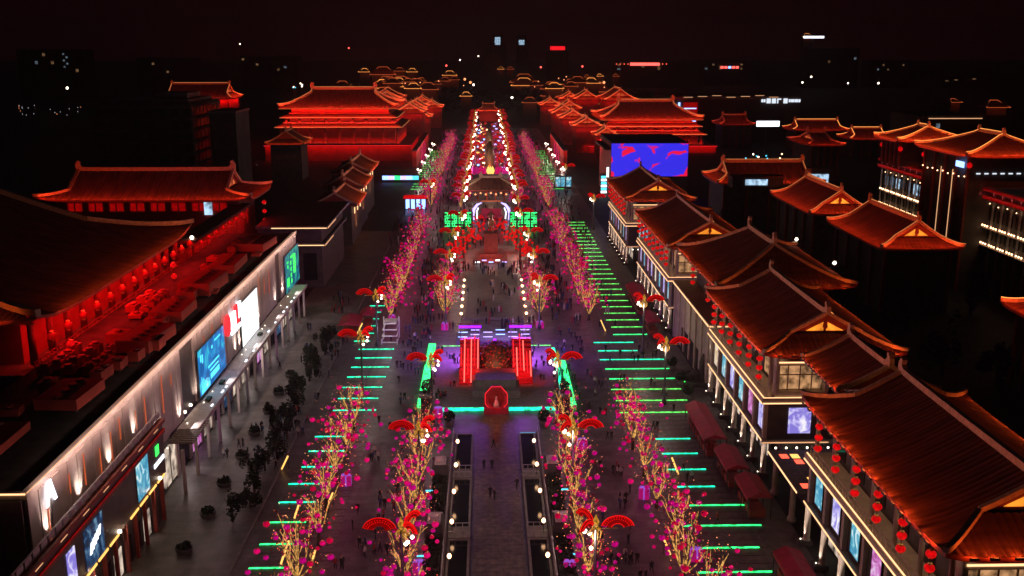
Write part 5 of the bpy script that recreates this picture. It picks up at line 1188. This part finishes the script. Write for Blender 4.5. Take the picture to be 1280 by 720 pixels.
# equestrian statue
t = thing('statue_group', 'bronze rider statue on tall stepped pedestal, pale lights at its foot', 'statue', (1.0, 284, 0))
for k, (a, z0, z1) in enumerate(((4.6, 0, 1.2), (3.4, 1.2, 2.4), (2.0, 2.4, 8))): box('pedestal', 'wood_red', t, -a, a, -a * 1.2, a * 1.2, z0, z1)
def skin_mesh(name, chain, radii, edges, mats, root=0, sub=1):
    me = bpy.data.meshes.new(name + '_frame'); me.from_pydata(chain, edges, []); o = bpy.data.objects.new(name + '_frame', me); COL.objects.link(o)
    md_ = o.modifiers.new('s', 'SKIN'); md_.use_smooth_shade = True
    for i, r_ in enumerate(radii): me.skin_vertices[0].data[i].radius = r_ if hasattr(r_, '__len__') else (r_, r_)
    me.skin_vertices[0].data[root].use_root = True
    if sub: o.modifiers.new('d', 'SUBSURF').levels = sub
    bpy.context.view_layer.update(); dg = bpy.context.evaluated_depsgraph_get(); ev = o.evaluated_get(dg); nm = bpy.data.meshes.new_from_object(ev); nm.name = name
    bpy.data.objects.remove(o); nm.materials.clear()
    for m in mats: nm.materials.append(MT[m])
    return nm
ch = [(0, 1.3, 11), (0, 0, 10.8), (0, -1.5, 11), (0, -2.3, 12.4), (0, -3.1, 12.8), (0, -3.7, 12.2), (.5, -1.5, 9.6), (.5, -1.7, 8.1), (-.5, -1.4, 9.8), (-.5, -2.1, 9.3), (.5, 1.4, 9.6), (.5, 1.5, 8.1), (-.5, 1.4, 9.6), (-.5, 1.9, 8.1), (0, 2.1, 10.6), (0, 2.5, 9.2)]
hm = skin_mesh('horse', ch, [.75, .8, .75, .5, .4, .22, .3, .16, .3, .16, .34, .17, .34, .17, .2, .08], [(0, 1), (1, 2), (2, 3), (3, 4), (4, 5), (2, 6), (6, 7), (2, 8), (8, 9), (0, 10), (10, 11), (0, 12), (12, 13), (0, 14), (14, 15)], ['bronze'], 1); inst('horse', hm, t)
ch = [(0, .1, 11.6), (0, 0, 12.7), (0, -.05, 13.4), (0, -.1, 13.8), (0, -.1, 14.3), (.55, -.1, 13.3), (.8, -.6, 12.7), (.4, -1.1, 12.6), (-.55, -.1, 13.3), (-.9, -.5, 12.8), (-.4, -1.1, 12.6), (.8, -.4, 11.2), (.8, -.3, 10.2), (-.8, -.4, 11.2), (-.8, -.3, 10.2)]
rm = skin_mesh('rider', ch, [.45, .5, .4, .2, .3, .28, .2, .13, .28, .2, .13, .28, .18, .28, .18], [(0, 1), (1, 2), (2, 3), (3, 4), (2, 5), (5, 6), (6, 7), (2, 8), (8, 9), (9, 10), (0, 11), (11, 12), (0, 13), (13, 14)], ['bronze'], 0); inst('rider', rm, t)
for k in range(5): box('foot_light', ('led_white', 'gift_ribbon', 'led_blue')[k % 3], t, -4.5 + k * 1.9, -3.2 + k * 1.9, -7.2, -6.9, .5 + .5 * (k % 2), .8 + .5 * (k % 2))
light('POINT', 'statue_glow', t, (0, -8, 3), 500, (1, .3, .2), .5)
def red_cluster(x, y, h, w_, lab, n=22):
    t = thing('red_lantern_tree', lab, 'lantern tree', (x, y, 0), group='red lantern clusters on the axis'); MB().lathe([(.3, 0), (.2, h)], 6).build('trunk', 'bark', t)
    mb = MB(); r = random.Random(int(x * 7 + y))
    for _ in range(n):
        a = r.uniform(0, 6.28); q = r.random() ** .5 * w_; mb.ball((q * math.cos(a), q * math.sin(a), h * r.uniform(.3, 1.1)), r.uniform(.28, .5), n=7, m=4)
    mb.build('lanterns', 'lantern_red', t, smooth=True)['kind'] = 'stuff'; light('POINT', 'red_glow', t, (0, -w_, h * .6), 220, REDL, .5)
for x, y in ((-7, 286), (9.5, 286), (-6.2, 298), (8.8, 298), (-9.5, 278), (12, 278), (-4, 305), (6.5, 305)): red_cluster(x, y, 6, 2.4, 'cluster of bright red lanterns beside the rider statue')
for i, (px, py, rows) in enumerate(((573, 285, 3), (655, 285, 3))):
    q = gz(px, py); t = thing('green_character_sign', 'standing sign of glowing green characters flanking the rider statue, %s side' % ('mall' if i == 0 else 'shop'), 'sign', (q.x, q.y, 0))
    box('back', 'plaster_dark', t, -5, 5, 0, .4, 0, 5.6)
    for rw in range(rows):
        for c in range(4):
            x = -4.6 + c * 2.35; z = .5 + rw * 1.75; g = MB(); g.box(x, x + 1.9, -.15, -.02, z + 1.1, z + 1.35); g.box(x, x + 1.9, -.15, -.02, z, z + .22); g.box(x + .8, x + 1.05, -.16, -.01, z + .23, z + 1.09)
            if (c + rw) % 2: g.box(x + .1, x + .32, -.15, -.02, z + .23, z + 1.09)
            else: g.box(x + 1.5, x + 1.75, -.15, -.02, z + .23, z + 1.09)
            g.build('character', 'led_green', t)
# light arch and hill pavilion
t = thing('light_arch', 'white-violet glowing arch of two curved horns over the axis', 'arch', (1.4, 352, 0))
for s in (-1, 1): MB().tube([(s * 6.2, 0, 0), (s * 6.5, 0, 2.0), (s * 6.1, 0, 3.9), (s * 5.0, 0, 5.4), (s * 3.4, 0, 6.1)], [.3, .5, .55, .45, .15], 7).build('horn', 'gift_ribbon', t); MB().tube([(s * 5.0, -.9, .5), (s * 5.2, -.9, 3.0), (s * 4.6, -.7, 4.4)], .2, 5).build('horn_light', 'led_white', t)
box('stage', 'awning_red', t, -4.2, 4.2, -2, 8, 0, 1.0); box('backdrop', 'awning_red', t, -3.6, 3.6, 2.5, 3, 1.01, 3.6); box('beam', 'led_orange', t, -3.6, 3.6, 2.1, 2.4, 6.2, 6.5); light('POINT', 'stage_glow', t, (0, -2.5, 3.5), 220, REDL, .4)
light('POINT', 'arch_glow', t, (0, -3, 5), 350, (.8, .6, 1), .6)
for x, y in ((-3, 330), (5, 330), (1, 322)): red_cluster(x, y, 4.5, 2.2, 'cluster of bright red lanterns before the glowing arch')
t = thing('hill_pavilion', 'dark-roofed pavilion with dim orange lamps behind the glowing arch', 'pavilion', (1.4, 392, 0)); box('base', 'stone', t, -9.5, 9.5, -6, 8, 0, 1.2)
for k in range(6): box('column', 'wood_red', t, -8.6 + k * 3.4, -8.1 + k * 3.4, -5, -4.5, 1.2, 6)
rr = tang_roof(t, 24, 18, 6.2, 3.6, .05, 8, pitch=1.5, m='tile', gable=None, seg=5); rr.rotation_euler = (0, 0, R(90))
for k in range(9): MB().ball((-8 + k * 2, -5.4, 4.6 - .5 * (k % 2)), .38, n=6, m=4).build('lamp', 'bulb_orange', t)
light('POINT', 'lamp_glow', t, (0, -7, 3.6), 300, (1, .4, .2), .4)
t = thing('lotus_lights', 'pink and gold lotus lights glowing above the hill pavilion', 'light sculpture', (1.4, 424, 0)); box('base', 'plaster_dark', t, -9, 9, -1, 1, 0, 7.4)
for x, m_ in ((-6.4, 'gift_magenta'), (-3.4, 'lantern_pink'), (0, 'led_yellow'), (3.4, 'lantern_pink'), (6.4, 'gift_magenta')):
    for k in (-1, 0, 1): MB().lathe([(.3, 0), (.9, 1.2), (.55, 2.4), (.05, 3.4)], 7, (x + k * .9, -.3 * abs(k), 7.4)).build('petal', m_, t, smooth=True)
for k, (y, w_) in enumerate(((455, 7), (520, 7), (590, 8), (650, 7))):
    for s in (-1, 1): red_cluster(1.4 + s * (w_ - 2.5), y, 5.5, 2.6, 'cluster of bright red lanterns on the far axis', 26)
for k, y in enumerate((480, 560)):
    t = thing('lantern_tower', ['amber lit stone column statue on the far axis', 'tall dim amber column past the column statue'][k], 'column', (1.2, y, 0)); box('base', 'stone', t, -4, 4, -4, 4, 0, 2)
    MB().lathe([(2.8, 2), (2.2, 6), (2.6, 8), (1.6, 13), (.6, 16)], 10).build('shaft', 'bronze', t, smooth=True); light('POINT', 'glow', t, (0, -6, 3), 1200, (1, .3, .15), .5)
t = thing('light_beam_gate', 'thin green light beam spanning the axis on posts', 'light gate', (1.4, 446, 0)); box('beam', 'led_lime', t, -11, 11, 0, .3, 6.2, 6.5); [box('post', 'metal', t, x, x + .3, 0, .3, 0, 6.2) for x in (-11, 10.7)]
t = thing('end_gate', 'small red-lit gate closing the far end of the lamp rows', 'gate', (1.4, 830, 0)); box('base', 'plaster_red', t, -8, 8, 0, 10, 0, 9); rr = tang_roof(t, 20, 14, 9, 5, .4, 5, pitch=2, gable=None, seg=5, wash=(30, 0, 0, 0), wcol=(1, .12, .03), fixt=False); rr.rotation_euler = (0, 0, R(-90)); rr.location = (0, 5, 0); light('AREA', 'red_wash', t, (0, -6, 1), 350, REDL, 12, 1, direction=(0, .6, 1))

# small lit booths and light figures crowding the far axis
gl = ['led_blue', 'lantern_pink', 'bulb_warm', 'lantern_red', 'led_yellow', 'gift_ribbon', 'lantern_red', 'lantern_magenta']
bm_ = {m: (MB().box(-1, 1, -.7, .7, 0, 1.1).mesh('counter', 'wood_red'), MB().prism([(-1.2, -.9, 2.2), (1.2, -.9, 2.2), (.9, -.3, 2.9), (-.9, -.3, 2.9)], (0, 1.4, 0)).mesh('canopy', 'awning_red'), MB().box(-.9, .9, -.75, -.71, 1.2, 2.1).mesh('light_panel', m), MB().box(-1, -.9, -.6, -.5, 1.1, 2.2).box(.9, 1, -.6, -.5, 1.1, 2.2).box(-1, -.9, .5, .6, 1.1, 2.2).box(.9, 1, .5, .6, 1.1, 2.2).mesh('posts', 'metal')) for m in set(gl)}
for k in range(120):
    m_ = gl[k % 8]; y = 436 + (k // 2) * 6 + rnd.uniform(-2, 2); x = 1.4 + (1 if k % 2 else -1) * rnd.uniform(1.5, 7.5)
    o = thing('light_booth', 'tiny canopied booth with a %s light panel on the far axis' % {'led_blue': 'blue', 'lantern_pink': 'pink', 'bulb_warm': 'warm white', 'lantern_red': 'red', 'led_yellow': 'yellow', 'gift_ribbon': 'violet', 'lantern_magenta': 'magenta'}[m_], 'booth', (x, y, 0), rnd.uniform(-.3, .3), 'booths on the far axis')
    for me, nm in zip(bm_[m_], ('counter', 'canopy', 'light_panel', 'posts')): inst(nm, me, o)
# ================================================================== STALLS, BOOTHS, SMALL STRUCTURES
def stall(x, y, L_, W_, lab, h=3.0, rz=0):
    t = thing('market_stall', lab, 'stall', (x, y, 0), rz); a, b = W_ / 2, L_ / 2
    MB().add([(-a, -b, h), (a, -b, h), (a, b, h), (-a, b, h), (-a * .1, -b, h + .7), (-a * .1, b, h + .7)], [(1, 2, 5, 4), (0, 4, 5, 3), (0, 1, 4), (3, 5, 2)]).build('canopy', 'awning_red', t)
    n = max(2, int(L_ / 3.4))
    for i in range(n + 1):
        for s in (-1, 1): box('post', 'metal', t, s * (a - .1) - .06, s * (a - .1) + .06, -b + i * L_ / n - .06, -b + i * L_ / n + .06, 0, h)
    va = MB()
    for s in (-1, 1): va.box(s * a - .03, s * a + .03, -b, b, h - .5, h - .01)
    va.build('valance', 'awning_red', t)
    for i in range(n): box('counter', 'wood_red', t, -a + .5, a - .6, -b + .4 + i * L_ / n, -b - .3 + (i + 1) * L_ / n, 0, 1.0)
stall(33.9, 146.5, 15, 3.4, 'long crimson-canopied stall row at the edge of the light lines'); stall(34.6, 132, 8, 3.2, 'short crimson-canopied stall beside the shop columns, end of the long row'); stall(35.2, 122.5, 7, 3.2, 'crimson-canopied stall standing apart before the roof terrace'); stall(34.6, 101, 8, 3.2, 'crimson-canopied stall before the long tiled shop'); stall(36, 230, 18, 4, 'long dim crimson stall row before the midway shop'); stall(35.5, 208, 8, 3, 'crimson stall next to the entrance block')
stall(-29.4, 207, 8, 4.5, 'crimson-roofed stall near the white display frame'); stall(-26.6, 214, 6, 3, 'small crimson-roofed stall behind the white display frame')
t = thing('display_frame', 'white open display frame of three stacked tiers beside the outer trees', 'display stand', (-20.4, 201, 0))
for k in range(4):
    mb = MB(); z = .4 + k * 1.15; mb.box(-1.7 + k * .12, 1.7 - k * .12, -2.2 + k * .7, -2.0 + k * .7, z, z + .22); mb.box(-1.7 + k * .12, -1.5 + k * .12, -2 + k * .7, 3.5, z, z + .22); mb.box(1.5 - k * .12, 1.7 - k * .12, -2 + k * .7, 3.5, z, z + .22); mb.build('tier', 'white_paint', t)
for x in (-1.6, 1.6): box('post', 'white_paint', t, x - .12, x + .12, -2.1, -1.9, 0, 1.2); box('post', 'white_paint', t, x - .12, x + .12, 3.2, 3.4, 0, 4.6)
box('top_panel', 'pale_stone', t, -1.2, 1.2, .3, 3.4, 4.1, 4.2); light('POINT', 'frame_lamp', t, (0, -4, 4), 160, (1, 1, 1), .2)
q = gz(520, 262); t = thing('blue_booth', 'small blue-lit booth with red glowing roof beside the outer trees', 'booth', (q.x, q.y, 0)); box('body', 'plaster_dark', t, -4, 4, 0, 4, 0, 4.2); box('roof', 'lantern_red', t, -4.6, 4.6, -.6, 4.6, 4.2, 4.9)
for k in range(4): box('light_panel', 'led_blue', t, -3.8 + k * 2, -2.4 + k * 2, -.1, -.01, .3, 3.9)
for k in range(6): 
    q = gz(482 + k * 7.5, 228); o = thing('small_booth', 'small booth trimmed in coloured lights beside the gallery roofs', 'booth', (q.x, q.y, 0), group='booths beside the gallery roofs'); box('body', 'plaster_dark', o, -1.6, 1.6, 0, 3, 0, 3.2); box('front', ('led_blue', 'gift_ribbon', 'led_green', 'gift_ribbon', 'led_blue', 'led_cyan')[k], o, -1.4, 1.4, -.1, -.01, 1.2, 3.0)
t = thing('rock_fountain', 'dark rock fountain with an upright stone in a round basin', 'fountain', (39, 174.5, 0)); MB().lathe([(4, 0), (4.2, .8), (3.7, .8), (3.7, .5)], 18).build('basin', 'plaster_dark', t)
r = random.Random(5)
for k, (x, y, w_, h_) in enumerate(((.6, 0, 1.0, 5.2), (1.5, .4, .8, 4.0), (-.8, .3, 1.3, 2.2), (-2.2, -.4, 1.1, 1.5), (2.4, -.3, 1.0, 1.6))):
    mb = MB(); mb.lathe([(w_ * 1.1, .3), (w_ * .95, h_ * .35), (w_ * .75, h_ * .7), (w_ * .25, h_)], 7, (x, y, 0)); mb.v = [(a + r.uniform(-.15, .15), b + r.uniform(-.15, .15), c + r.uniform(-.1, .1)) for a, b, c in mb.v]; mb.build('rock', 'plaster_dark', t)
for x in (-3.4, 3): MB().ball((x, -3, .9), .14, n=6, m=4).build('lamp', 'sign_green', t)
for px, py in ((840, 461), (851, 480), (860, 497)):
    q = gz(px, py); t = thing('planter_shrub', 'round clipped shrub in a planter beside the rock fountain', 'shrub', (q.x, q.y, 0), group='shrubs by the rock fountain'); MB().lathe([(.6, 0), (.8, .7)], 10).build('planter', 'stone', t); mb = MB(); leaf_cloud(mb, (0, 0, 1.5), (.95, .95, .95), 180, .24); mb.build('foliage', 'leaf_dark', t)
# dark hedge trees between mall road and paving
tm = []
for s in range(4):
    r = random.Random(s); a, b = MB(), MB(); h_ = r.uniform(3.4, 5)
    a.tube([(0, 0, 0), (.1, 0, h_ * .5), (0, .1, h_ * .8)], [.18, .13, .06], 6)
    for k in range(5): an = k * 1.26; a.tube([(0, 0, h_ * .4), (math.cos(an) * .9, math.sin(an) * .9, h_ * .75)], [.08, .03], 4)
    for k in range(9): leaf_cloud(b, (r.uniform(-1.2, 1.2), r.uniform(-1.2, 1.2), h_ * r.uniform(.3, .85)), (.45, .45, r.uniform(.8, 1.5)), 60, .22)
    tm.append((a.mesh('trunk', 'bark', True), b.mesh('crown', 'hedge')))
for k in range(22):
    v = tm[k % 4]; y = 120 + k * 4.0; t = thing('street_tree', 'small unlit leafy tree in the dark planting strip by the mall road', 'tree', (-32.2 - (y - 118) * .02 + rnd.uniform(-1.2, 1.2), y, 0), rnd.uniform(0, 6), 'unlit trees by the mall road'); t.scale = (1, 1, rnd.uniform(.8, 1.1)); inst('trunk', v[0], t); inst('crown', v[1], t)
for k in range(8):
    q = (-37.2 + .3 * (k % 2), 112 + k * 9.5); t = thing('round_planter', 'round dark planter with low plants standing on the mall road', 'planter', (*q, 0), group='planters on the mall road'); MB().lathe([(.8, 0), (1.1, .6), (.95, .6)], 12).build('bowl', 'plaster_dark', t); mb = MB(); leaf_cloud(mb, (0, 0, .9), (.9, .9, .5), 120, .22); mb.build('foliage', 'hedge', t)
# dark yard trees on the right
for k in range(24):
    v = tm[k % 4]; x = rnd.uniform(66, 112); y = rnd.uniform(120, 330); s = rnd.uniform(1.6, 2.6)
    t = thing('yard_tree', 'unlit dark tree in the yard behind the shop row', 'tree', (x, y, 0), rnd.uniform(0, 6), 'unlit trees of the dark yard'); t.scale = (s,) * 3; inst('trunk', v[0], t); inst('crown', v[1], t)

# ================================================================== PEOPLE
def person_mesh(name, pose, coat):
    st, arm, lean = pose; h_ = .0
    V = [(0, 0, .95), (0, -lean * .3, 1.2), (0, -lean * .6, 1.42), (0, -lean * .7, 1.53), (0, -lean * .8, 1.64), (0, -lean * .8, 1.70),
         (.10, 0, .9), (.11, -st * .6, .5), (.11, -st * .75 + .05, .09), (.11, -st * .75 - .12, .04), (-.10, 0, .9), (-.11, st * .5, .5), (-.11, st * .95, .10), (-.11, st * .95 - .13, .05),
         (.2, -lean * .5, 1.38), (.25, st * .25 - arm * .1, 1.12), (.24, st * .4 - arm * .3, .9 + arm * .25), (.24, st * .45 - arm * .36, .82 + arm * .3), (-.2, -lean * .5, 1.38), (-.25, -st * .25, 1.12), (-.24, -st * .4, .9), (-.24, -st * .45 - .02, .82)]
    Rr = [(.17, .12), (.15, .11), (.17, .11), (.06, .06), (.105, .12), (.085, .1), (.1, .1), (.075, .075), (.05, .05), (.045, .035), (.1, .1), (.075, .075), (.05, .05), (.045, .035), (.075, .075), (.058, .058), (.045, .045), (.04, .03), (.075, .075), (.058, .058), (.045, .045), (.04, .03)]
    E_ = [(0, 1), (1, 2), (2, 3), (3, 4), (4, 5), (0, 6), (6, 7), (7, 8), (8, 9), (0, 10), (10, 11), (11, 12), (12, 13), (2, 14), (14, 15), (15, 16), (16, 17), (2, 18), (18, 19), (19, 20), (20, 21)]
    me = skin_mesh(name, V, Rr, E_, ['trousers', coat, 'skin', 'hair', 'shoe'], 0, 1)
    for p in me.polygons:
        c = p.center
        p.material_index = 4 if c.z < .1 else 0 if c.z < .86 and abs(c.x) < .2 else 3 if c.z > 1.69 or (c.z > 1.56 and c.y > -lean * .8 + .03) else 2 if c.z > 1.50 or (c.z < .9 + pose[1] * .3 and abs(c.x) > .2) else 1
    return me
poses = (('walking', (.34, 0, .08)), ('standing still', (.04, .1, .0)), ('with one hand raised', (.05, .95, .02)), ('strolling', (-.2, .2, .05)))
coats = (('coat_black', 'a dark coat'), ('coat_red', 'a red jacket'), ('coat_white', 'a pale coat'), ('coat_blue', 'a blue jacket'))
PM = {}
for i, (pn_, ps) in enumerate(poses):
    b0 = None
    for j, (cm, cl) in enumerate(coats):
        if b0 is None: b0 = person_mesh('person', ps, cm); PM[i, j] = b0
        else: m_ = b0.copy(); m_.materials[1] = MT[cm]; PM[i, j] = m_
ZONES = {'axis': 'on the gold-stone path', 'mallwalk': 'between the tree rows, mall side', 'shopwalk': 'between the tree rows, shop side', 'lines': 'among the green light lines, shop side', 'stage': 'near the flower stage', 'road': 'on the road by the mall', 'court': 'around the court pool and statue'}
spots_ = []
def person(x, y, zone, z=.02): spots_.append((x, y, zone))
def stand(x, y, zone, z=.02):
    i = rnd.choices((0, 1, 2, 3), (4, 4, 1, 4))[0]; j = rnd.choices((0, 1, 2, 3), (9, 1.2, 1.2, 2))[0]
    o = inst('person', PM[i, j], None, (x, y, z), rnd.uniform(0, 6.28), rnd.uniform(.94, 1.06))
    tag(o, 'person in %s %s %s' % (coats[j][1], poses[i][0], ZONES[zone]), 'person', 'people ' + ZONES[zone])
seen = [(617, 560), (613, 622), (618, 625), (646, 612), (605, 587), (615, 587), (466, 577), (473, 577), (474, 530), (454, 690), (468, 694), (484, 694), (756, 708), (764, 706), (772, 706), (781, 700), (757, 440), (775, 446), (799, 440), (504, 434), (510, 434), (489, 428), (522, 432), (538, 428), (518, 425), (842, 516), (724, 500), (750, 520), (757, 520), (736, 512), (702, 480)]
for px, py in seen:
    q = gz(px, py); person(q.x, q.y, 'axis' if -3 < q.x < 6 else 'mallwalk' if -20 < q.x < 0 else 'shopwalk' if q.x < 21 else 'lines')
def crowd(n, x0, x1, y0, y1, zone):
    for _ in range(n):
        x, y = rnd.uniform(x0, x1), rnd.uniform(y0, y1); person(x, y, zone)
        if rnd.random() < .5: person(x + rnd.uniform(.5, .8), y + rnd.uniform(-.3, .3), zone)
crowd(12, -18.5, -11.5, 95, 175, 'mallwalk'); crowd(26, -18.5, -12, 175, 300, 'mallwalk'); crowd(12, 13.2, 20, 95, 175, 'shopwalk'); crowd(26, 13.2, 20, 175, 300, 'shopwalk')
crowd(10, 23, 34, 150, 215, 'lines'); crowd(10, 26, 35, 215, 330, 'lines'); crowd(22, -9, 11, 206, 216, 'stage'); crowd(10, -17, -12, 186, 204, 'stage'); crowd(12, 13, 19, 186, 204, 'stage')
crowd(34, -9, 11, 262, 276, 'court'); crowd(26, -41, -33, 110, 240, 'road'); crowd(18, -5, 7, 219, 258, 'court'); crowd(14, -11, -6, 160, 196, 'stage'); crowd(14, 8.5, 13, 160, 196, 'stage'); crowd(12, -18.5, -11.5, 95, 175, 'mallwalk'); crowd(12, 13.2, 20, 95, 175, 'shopwalk'); crowd(14, 22, 34, 100, 215, 'lines'); crowd(26, -34, -29.5, 135, 205, 'road'); crowd(60, -18, -11, 205, 300, 'mallwalk'); crowd(60, 13, 20, 205, 300, 'shopwalk')
# the 290 that show largest stand singly; the far crowd reads as one mass
spots_.sort(key=lambda a: a[1])
for a in spots_[:290]: stand(*a)
lo = MB()
for x, y, z_ in spots_[290:]:
    lo.cur = rnd.choices((0, 1, 2, 3), (8, 2, 2, 2))[0]; lo.lathe([(.12, .03), (.2, .9), (.24, 1.3), (.09, 1.42), (.12, 1.55), (.04, rnd.uniform(1.6, 1.8))], 6, (x, y, 0))
for _ in range(1700):
    y = rnd.uniform(300, 720); x = rnd.choice((rnd.uniform(-19, -11), rnd.uniform(13, 21), rnd.uniform(-32, -23), rnd.uniform(24, 34), rnd.uniform(-7, 9))); h_ = rnd.uniform(1.5, 1.8); lo.cur = rnd.choices((0, 1, 2, 3), (8, 2, 2, 2))[0]
    lo.lathe([(.12, .03), (.2, .9), (.24, 1.3), (.09, 1.42), (.12, 1.55), (.04, h_)], 5, (x, y, 0))
tag(lo.build('crowd', ['coat_black', 'coat_red', 'coat_white', 'coat_blue']), 'distant crowd filling the far street', 'crowd', kind='stuff')
# ================================================================== HAZE
hz = box('haze', 'tile', None, -2600, 2600, -300, 4600, -1.5, 150)
hm_ = bpy.data.materials.new('haze'); hm_.use_nodes = True; ht = hm_.node_tree; ht.nodes.clear()
ho = ht.nodes.new('ShaderNodeOutputMaterial'); hv = ht.nodes.new('ShaderNodeVolumePrincipled')
hv.inputs['Color'].default_value = (.9, .88, .88, 1); hv.inputs['Density'].default_value = .00015; hv.inputs['Anisotropy'].default_value = .3
ht.links.new(hv.outputs[0], ho.inputs['Volume']); hz.data.materials.clear(); hz.data.materials.append(hm_)
tag(hz, 'thin night haze over the street', kind='stuff')
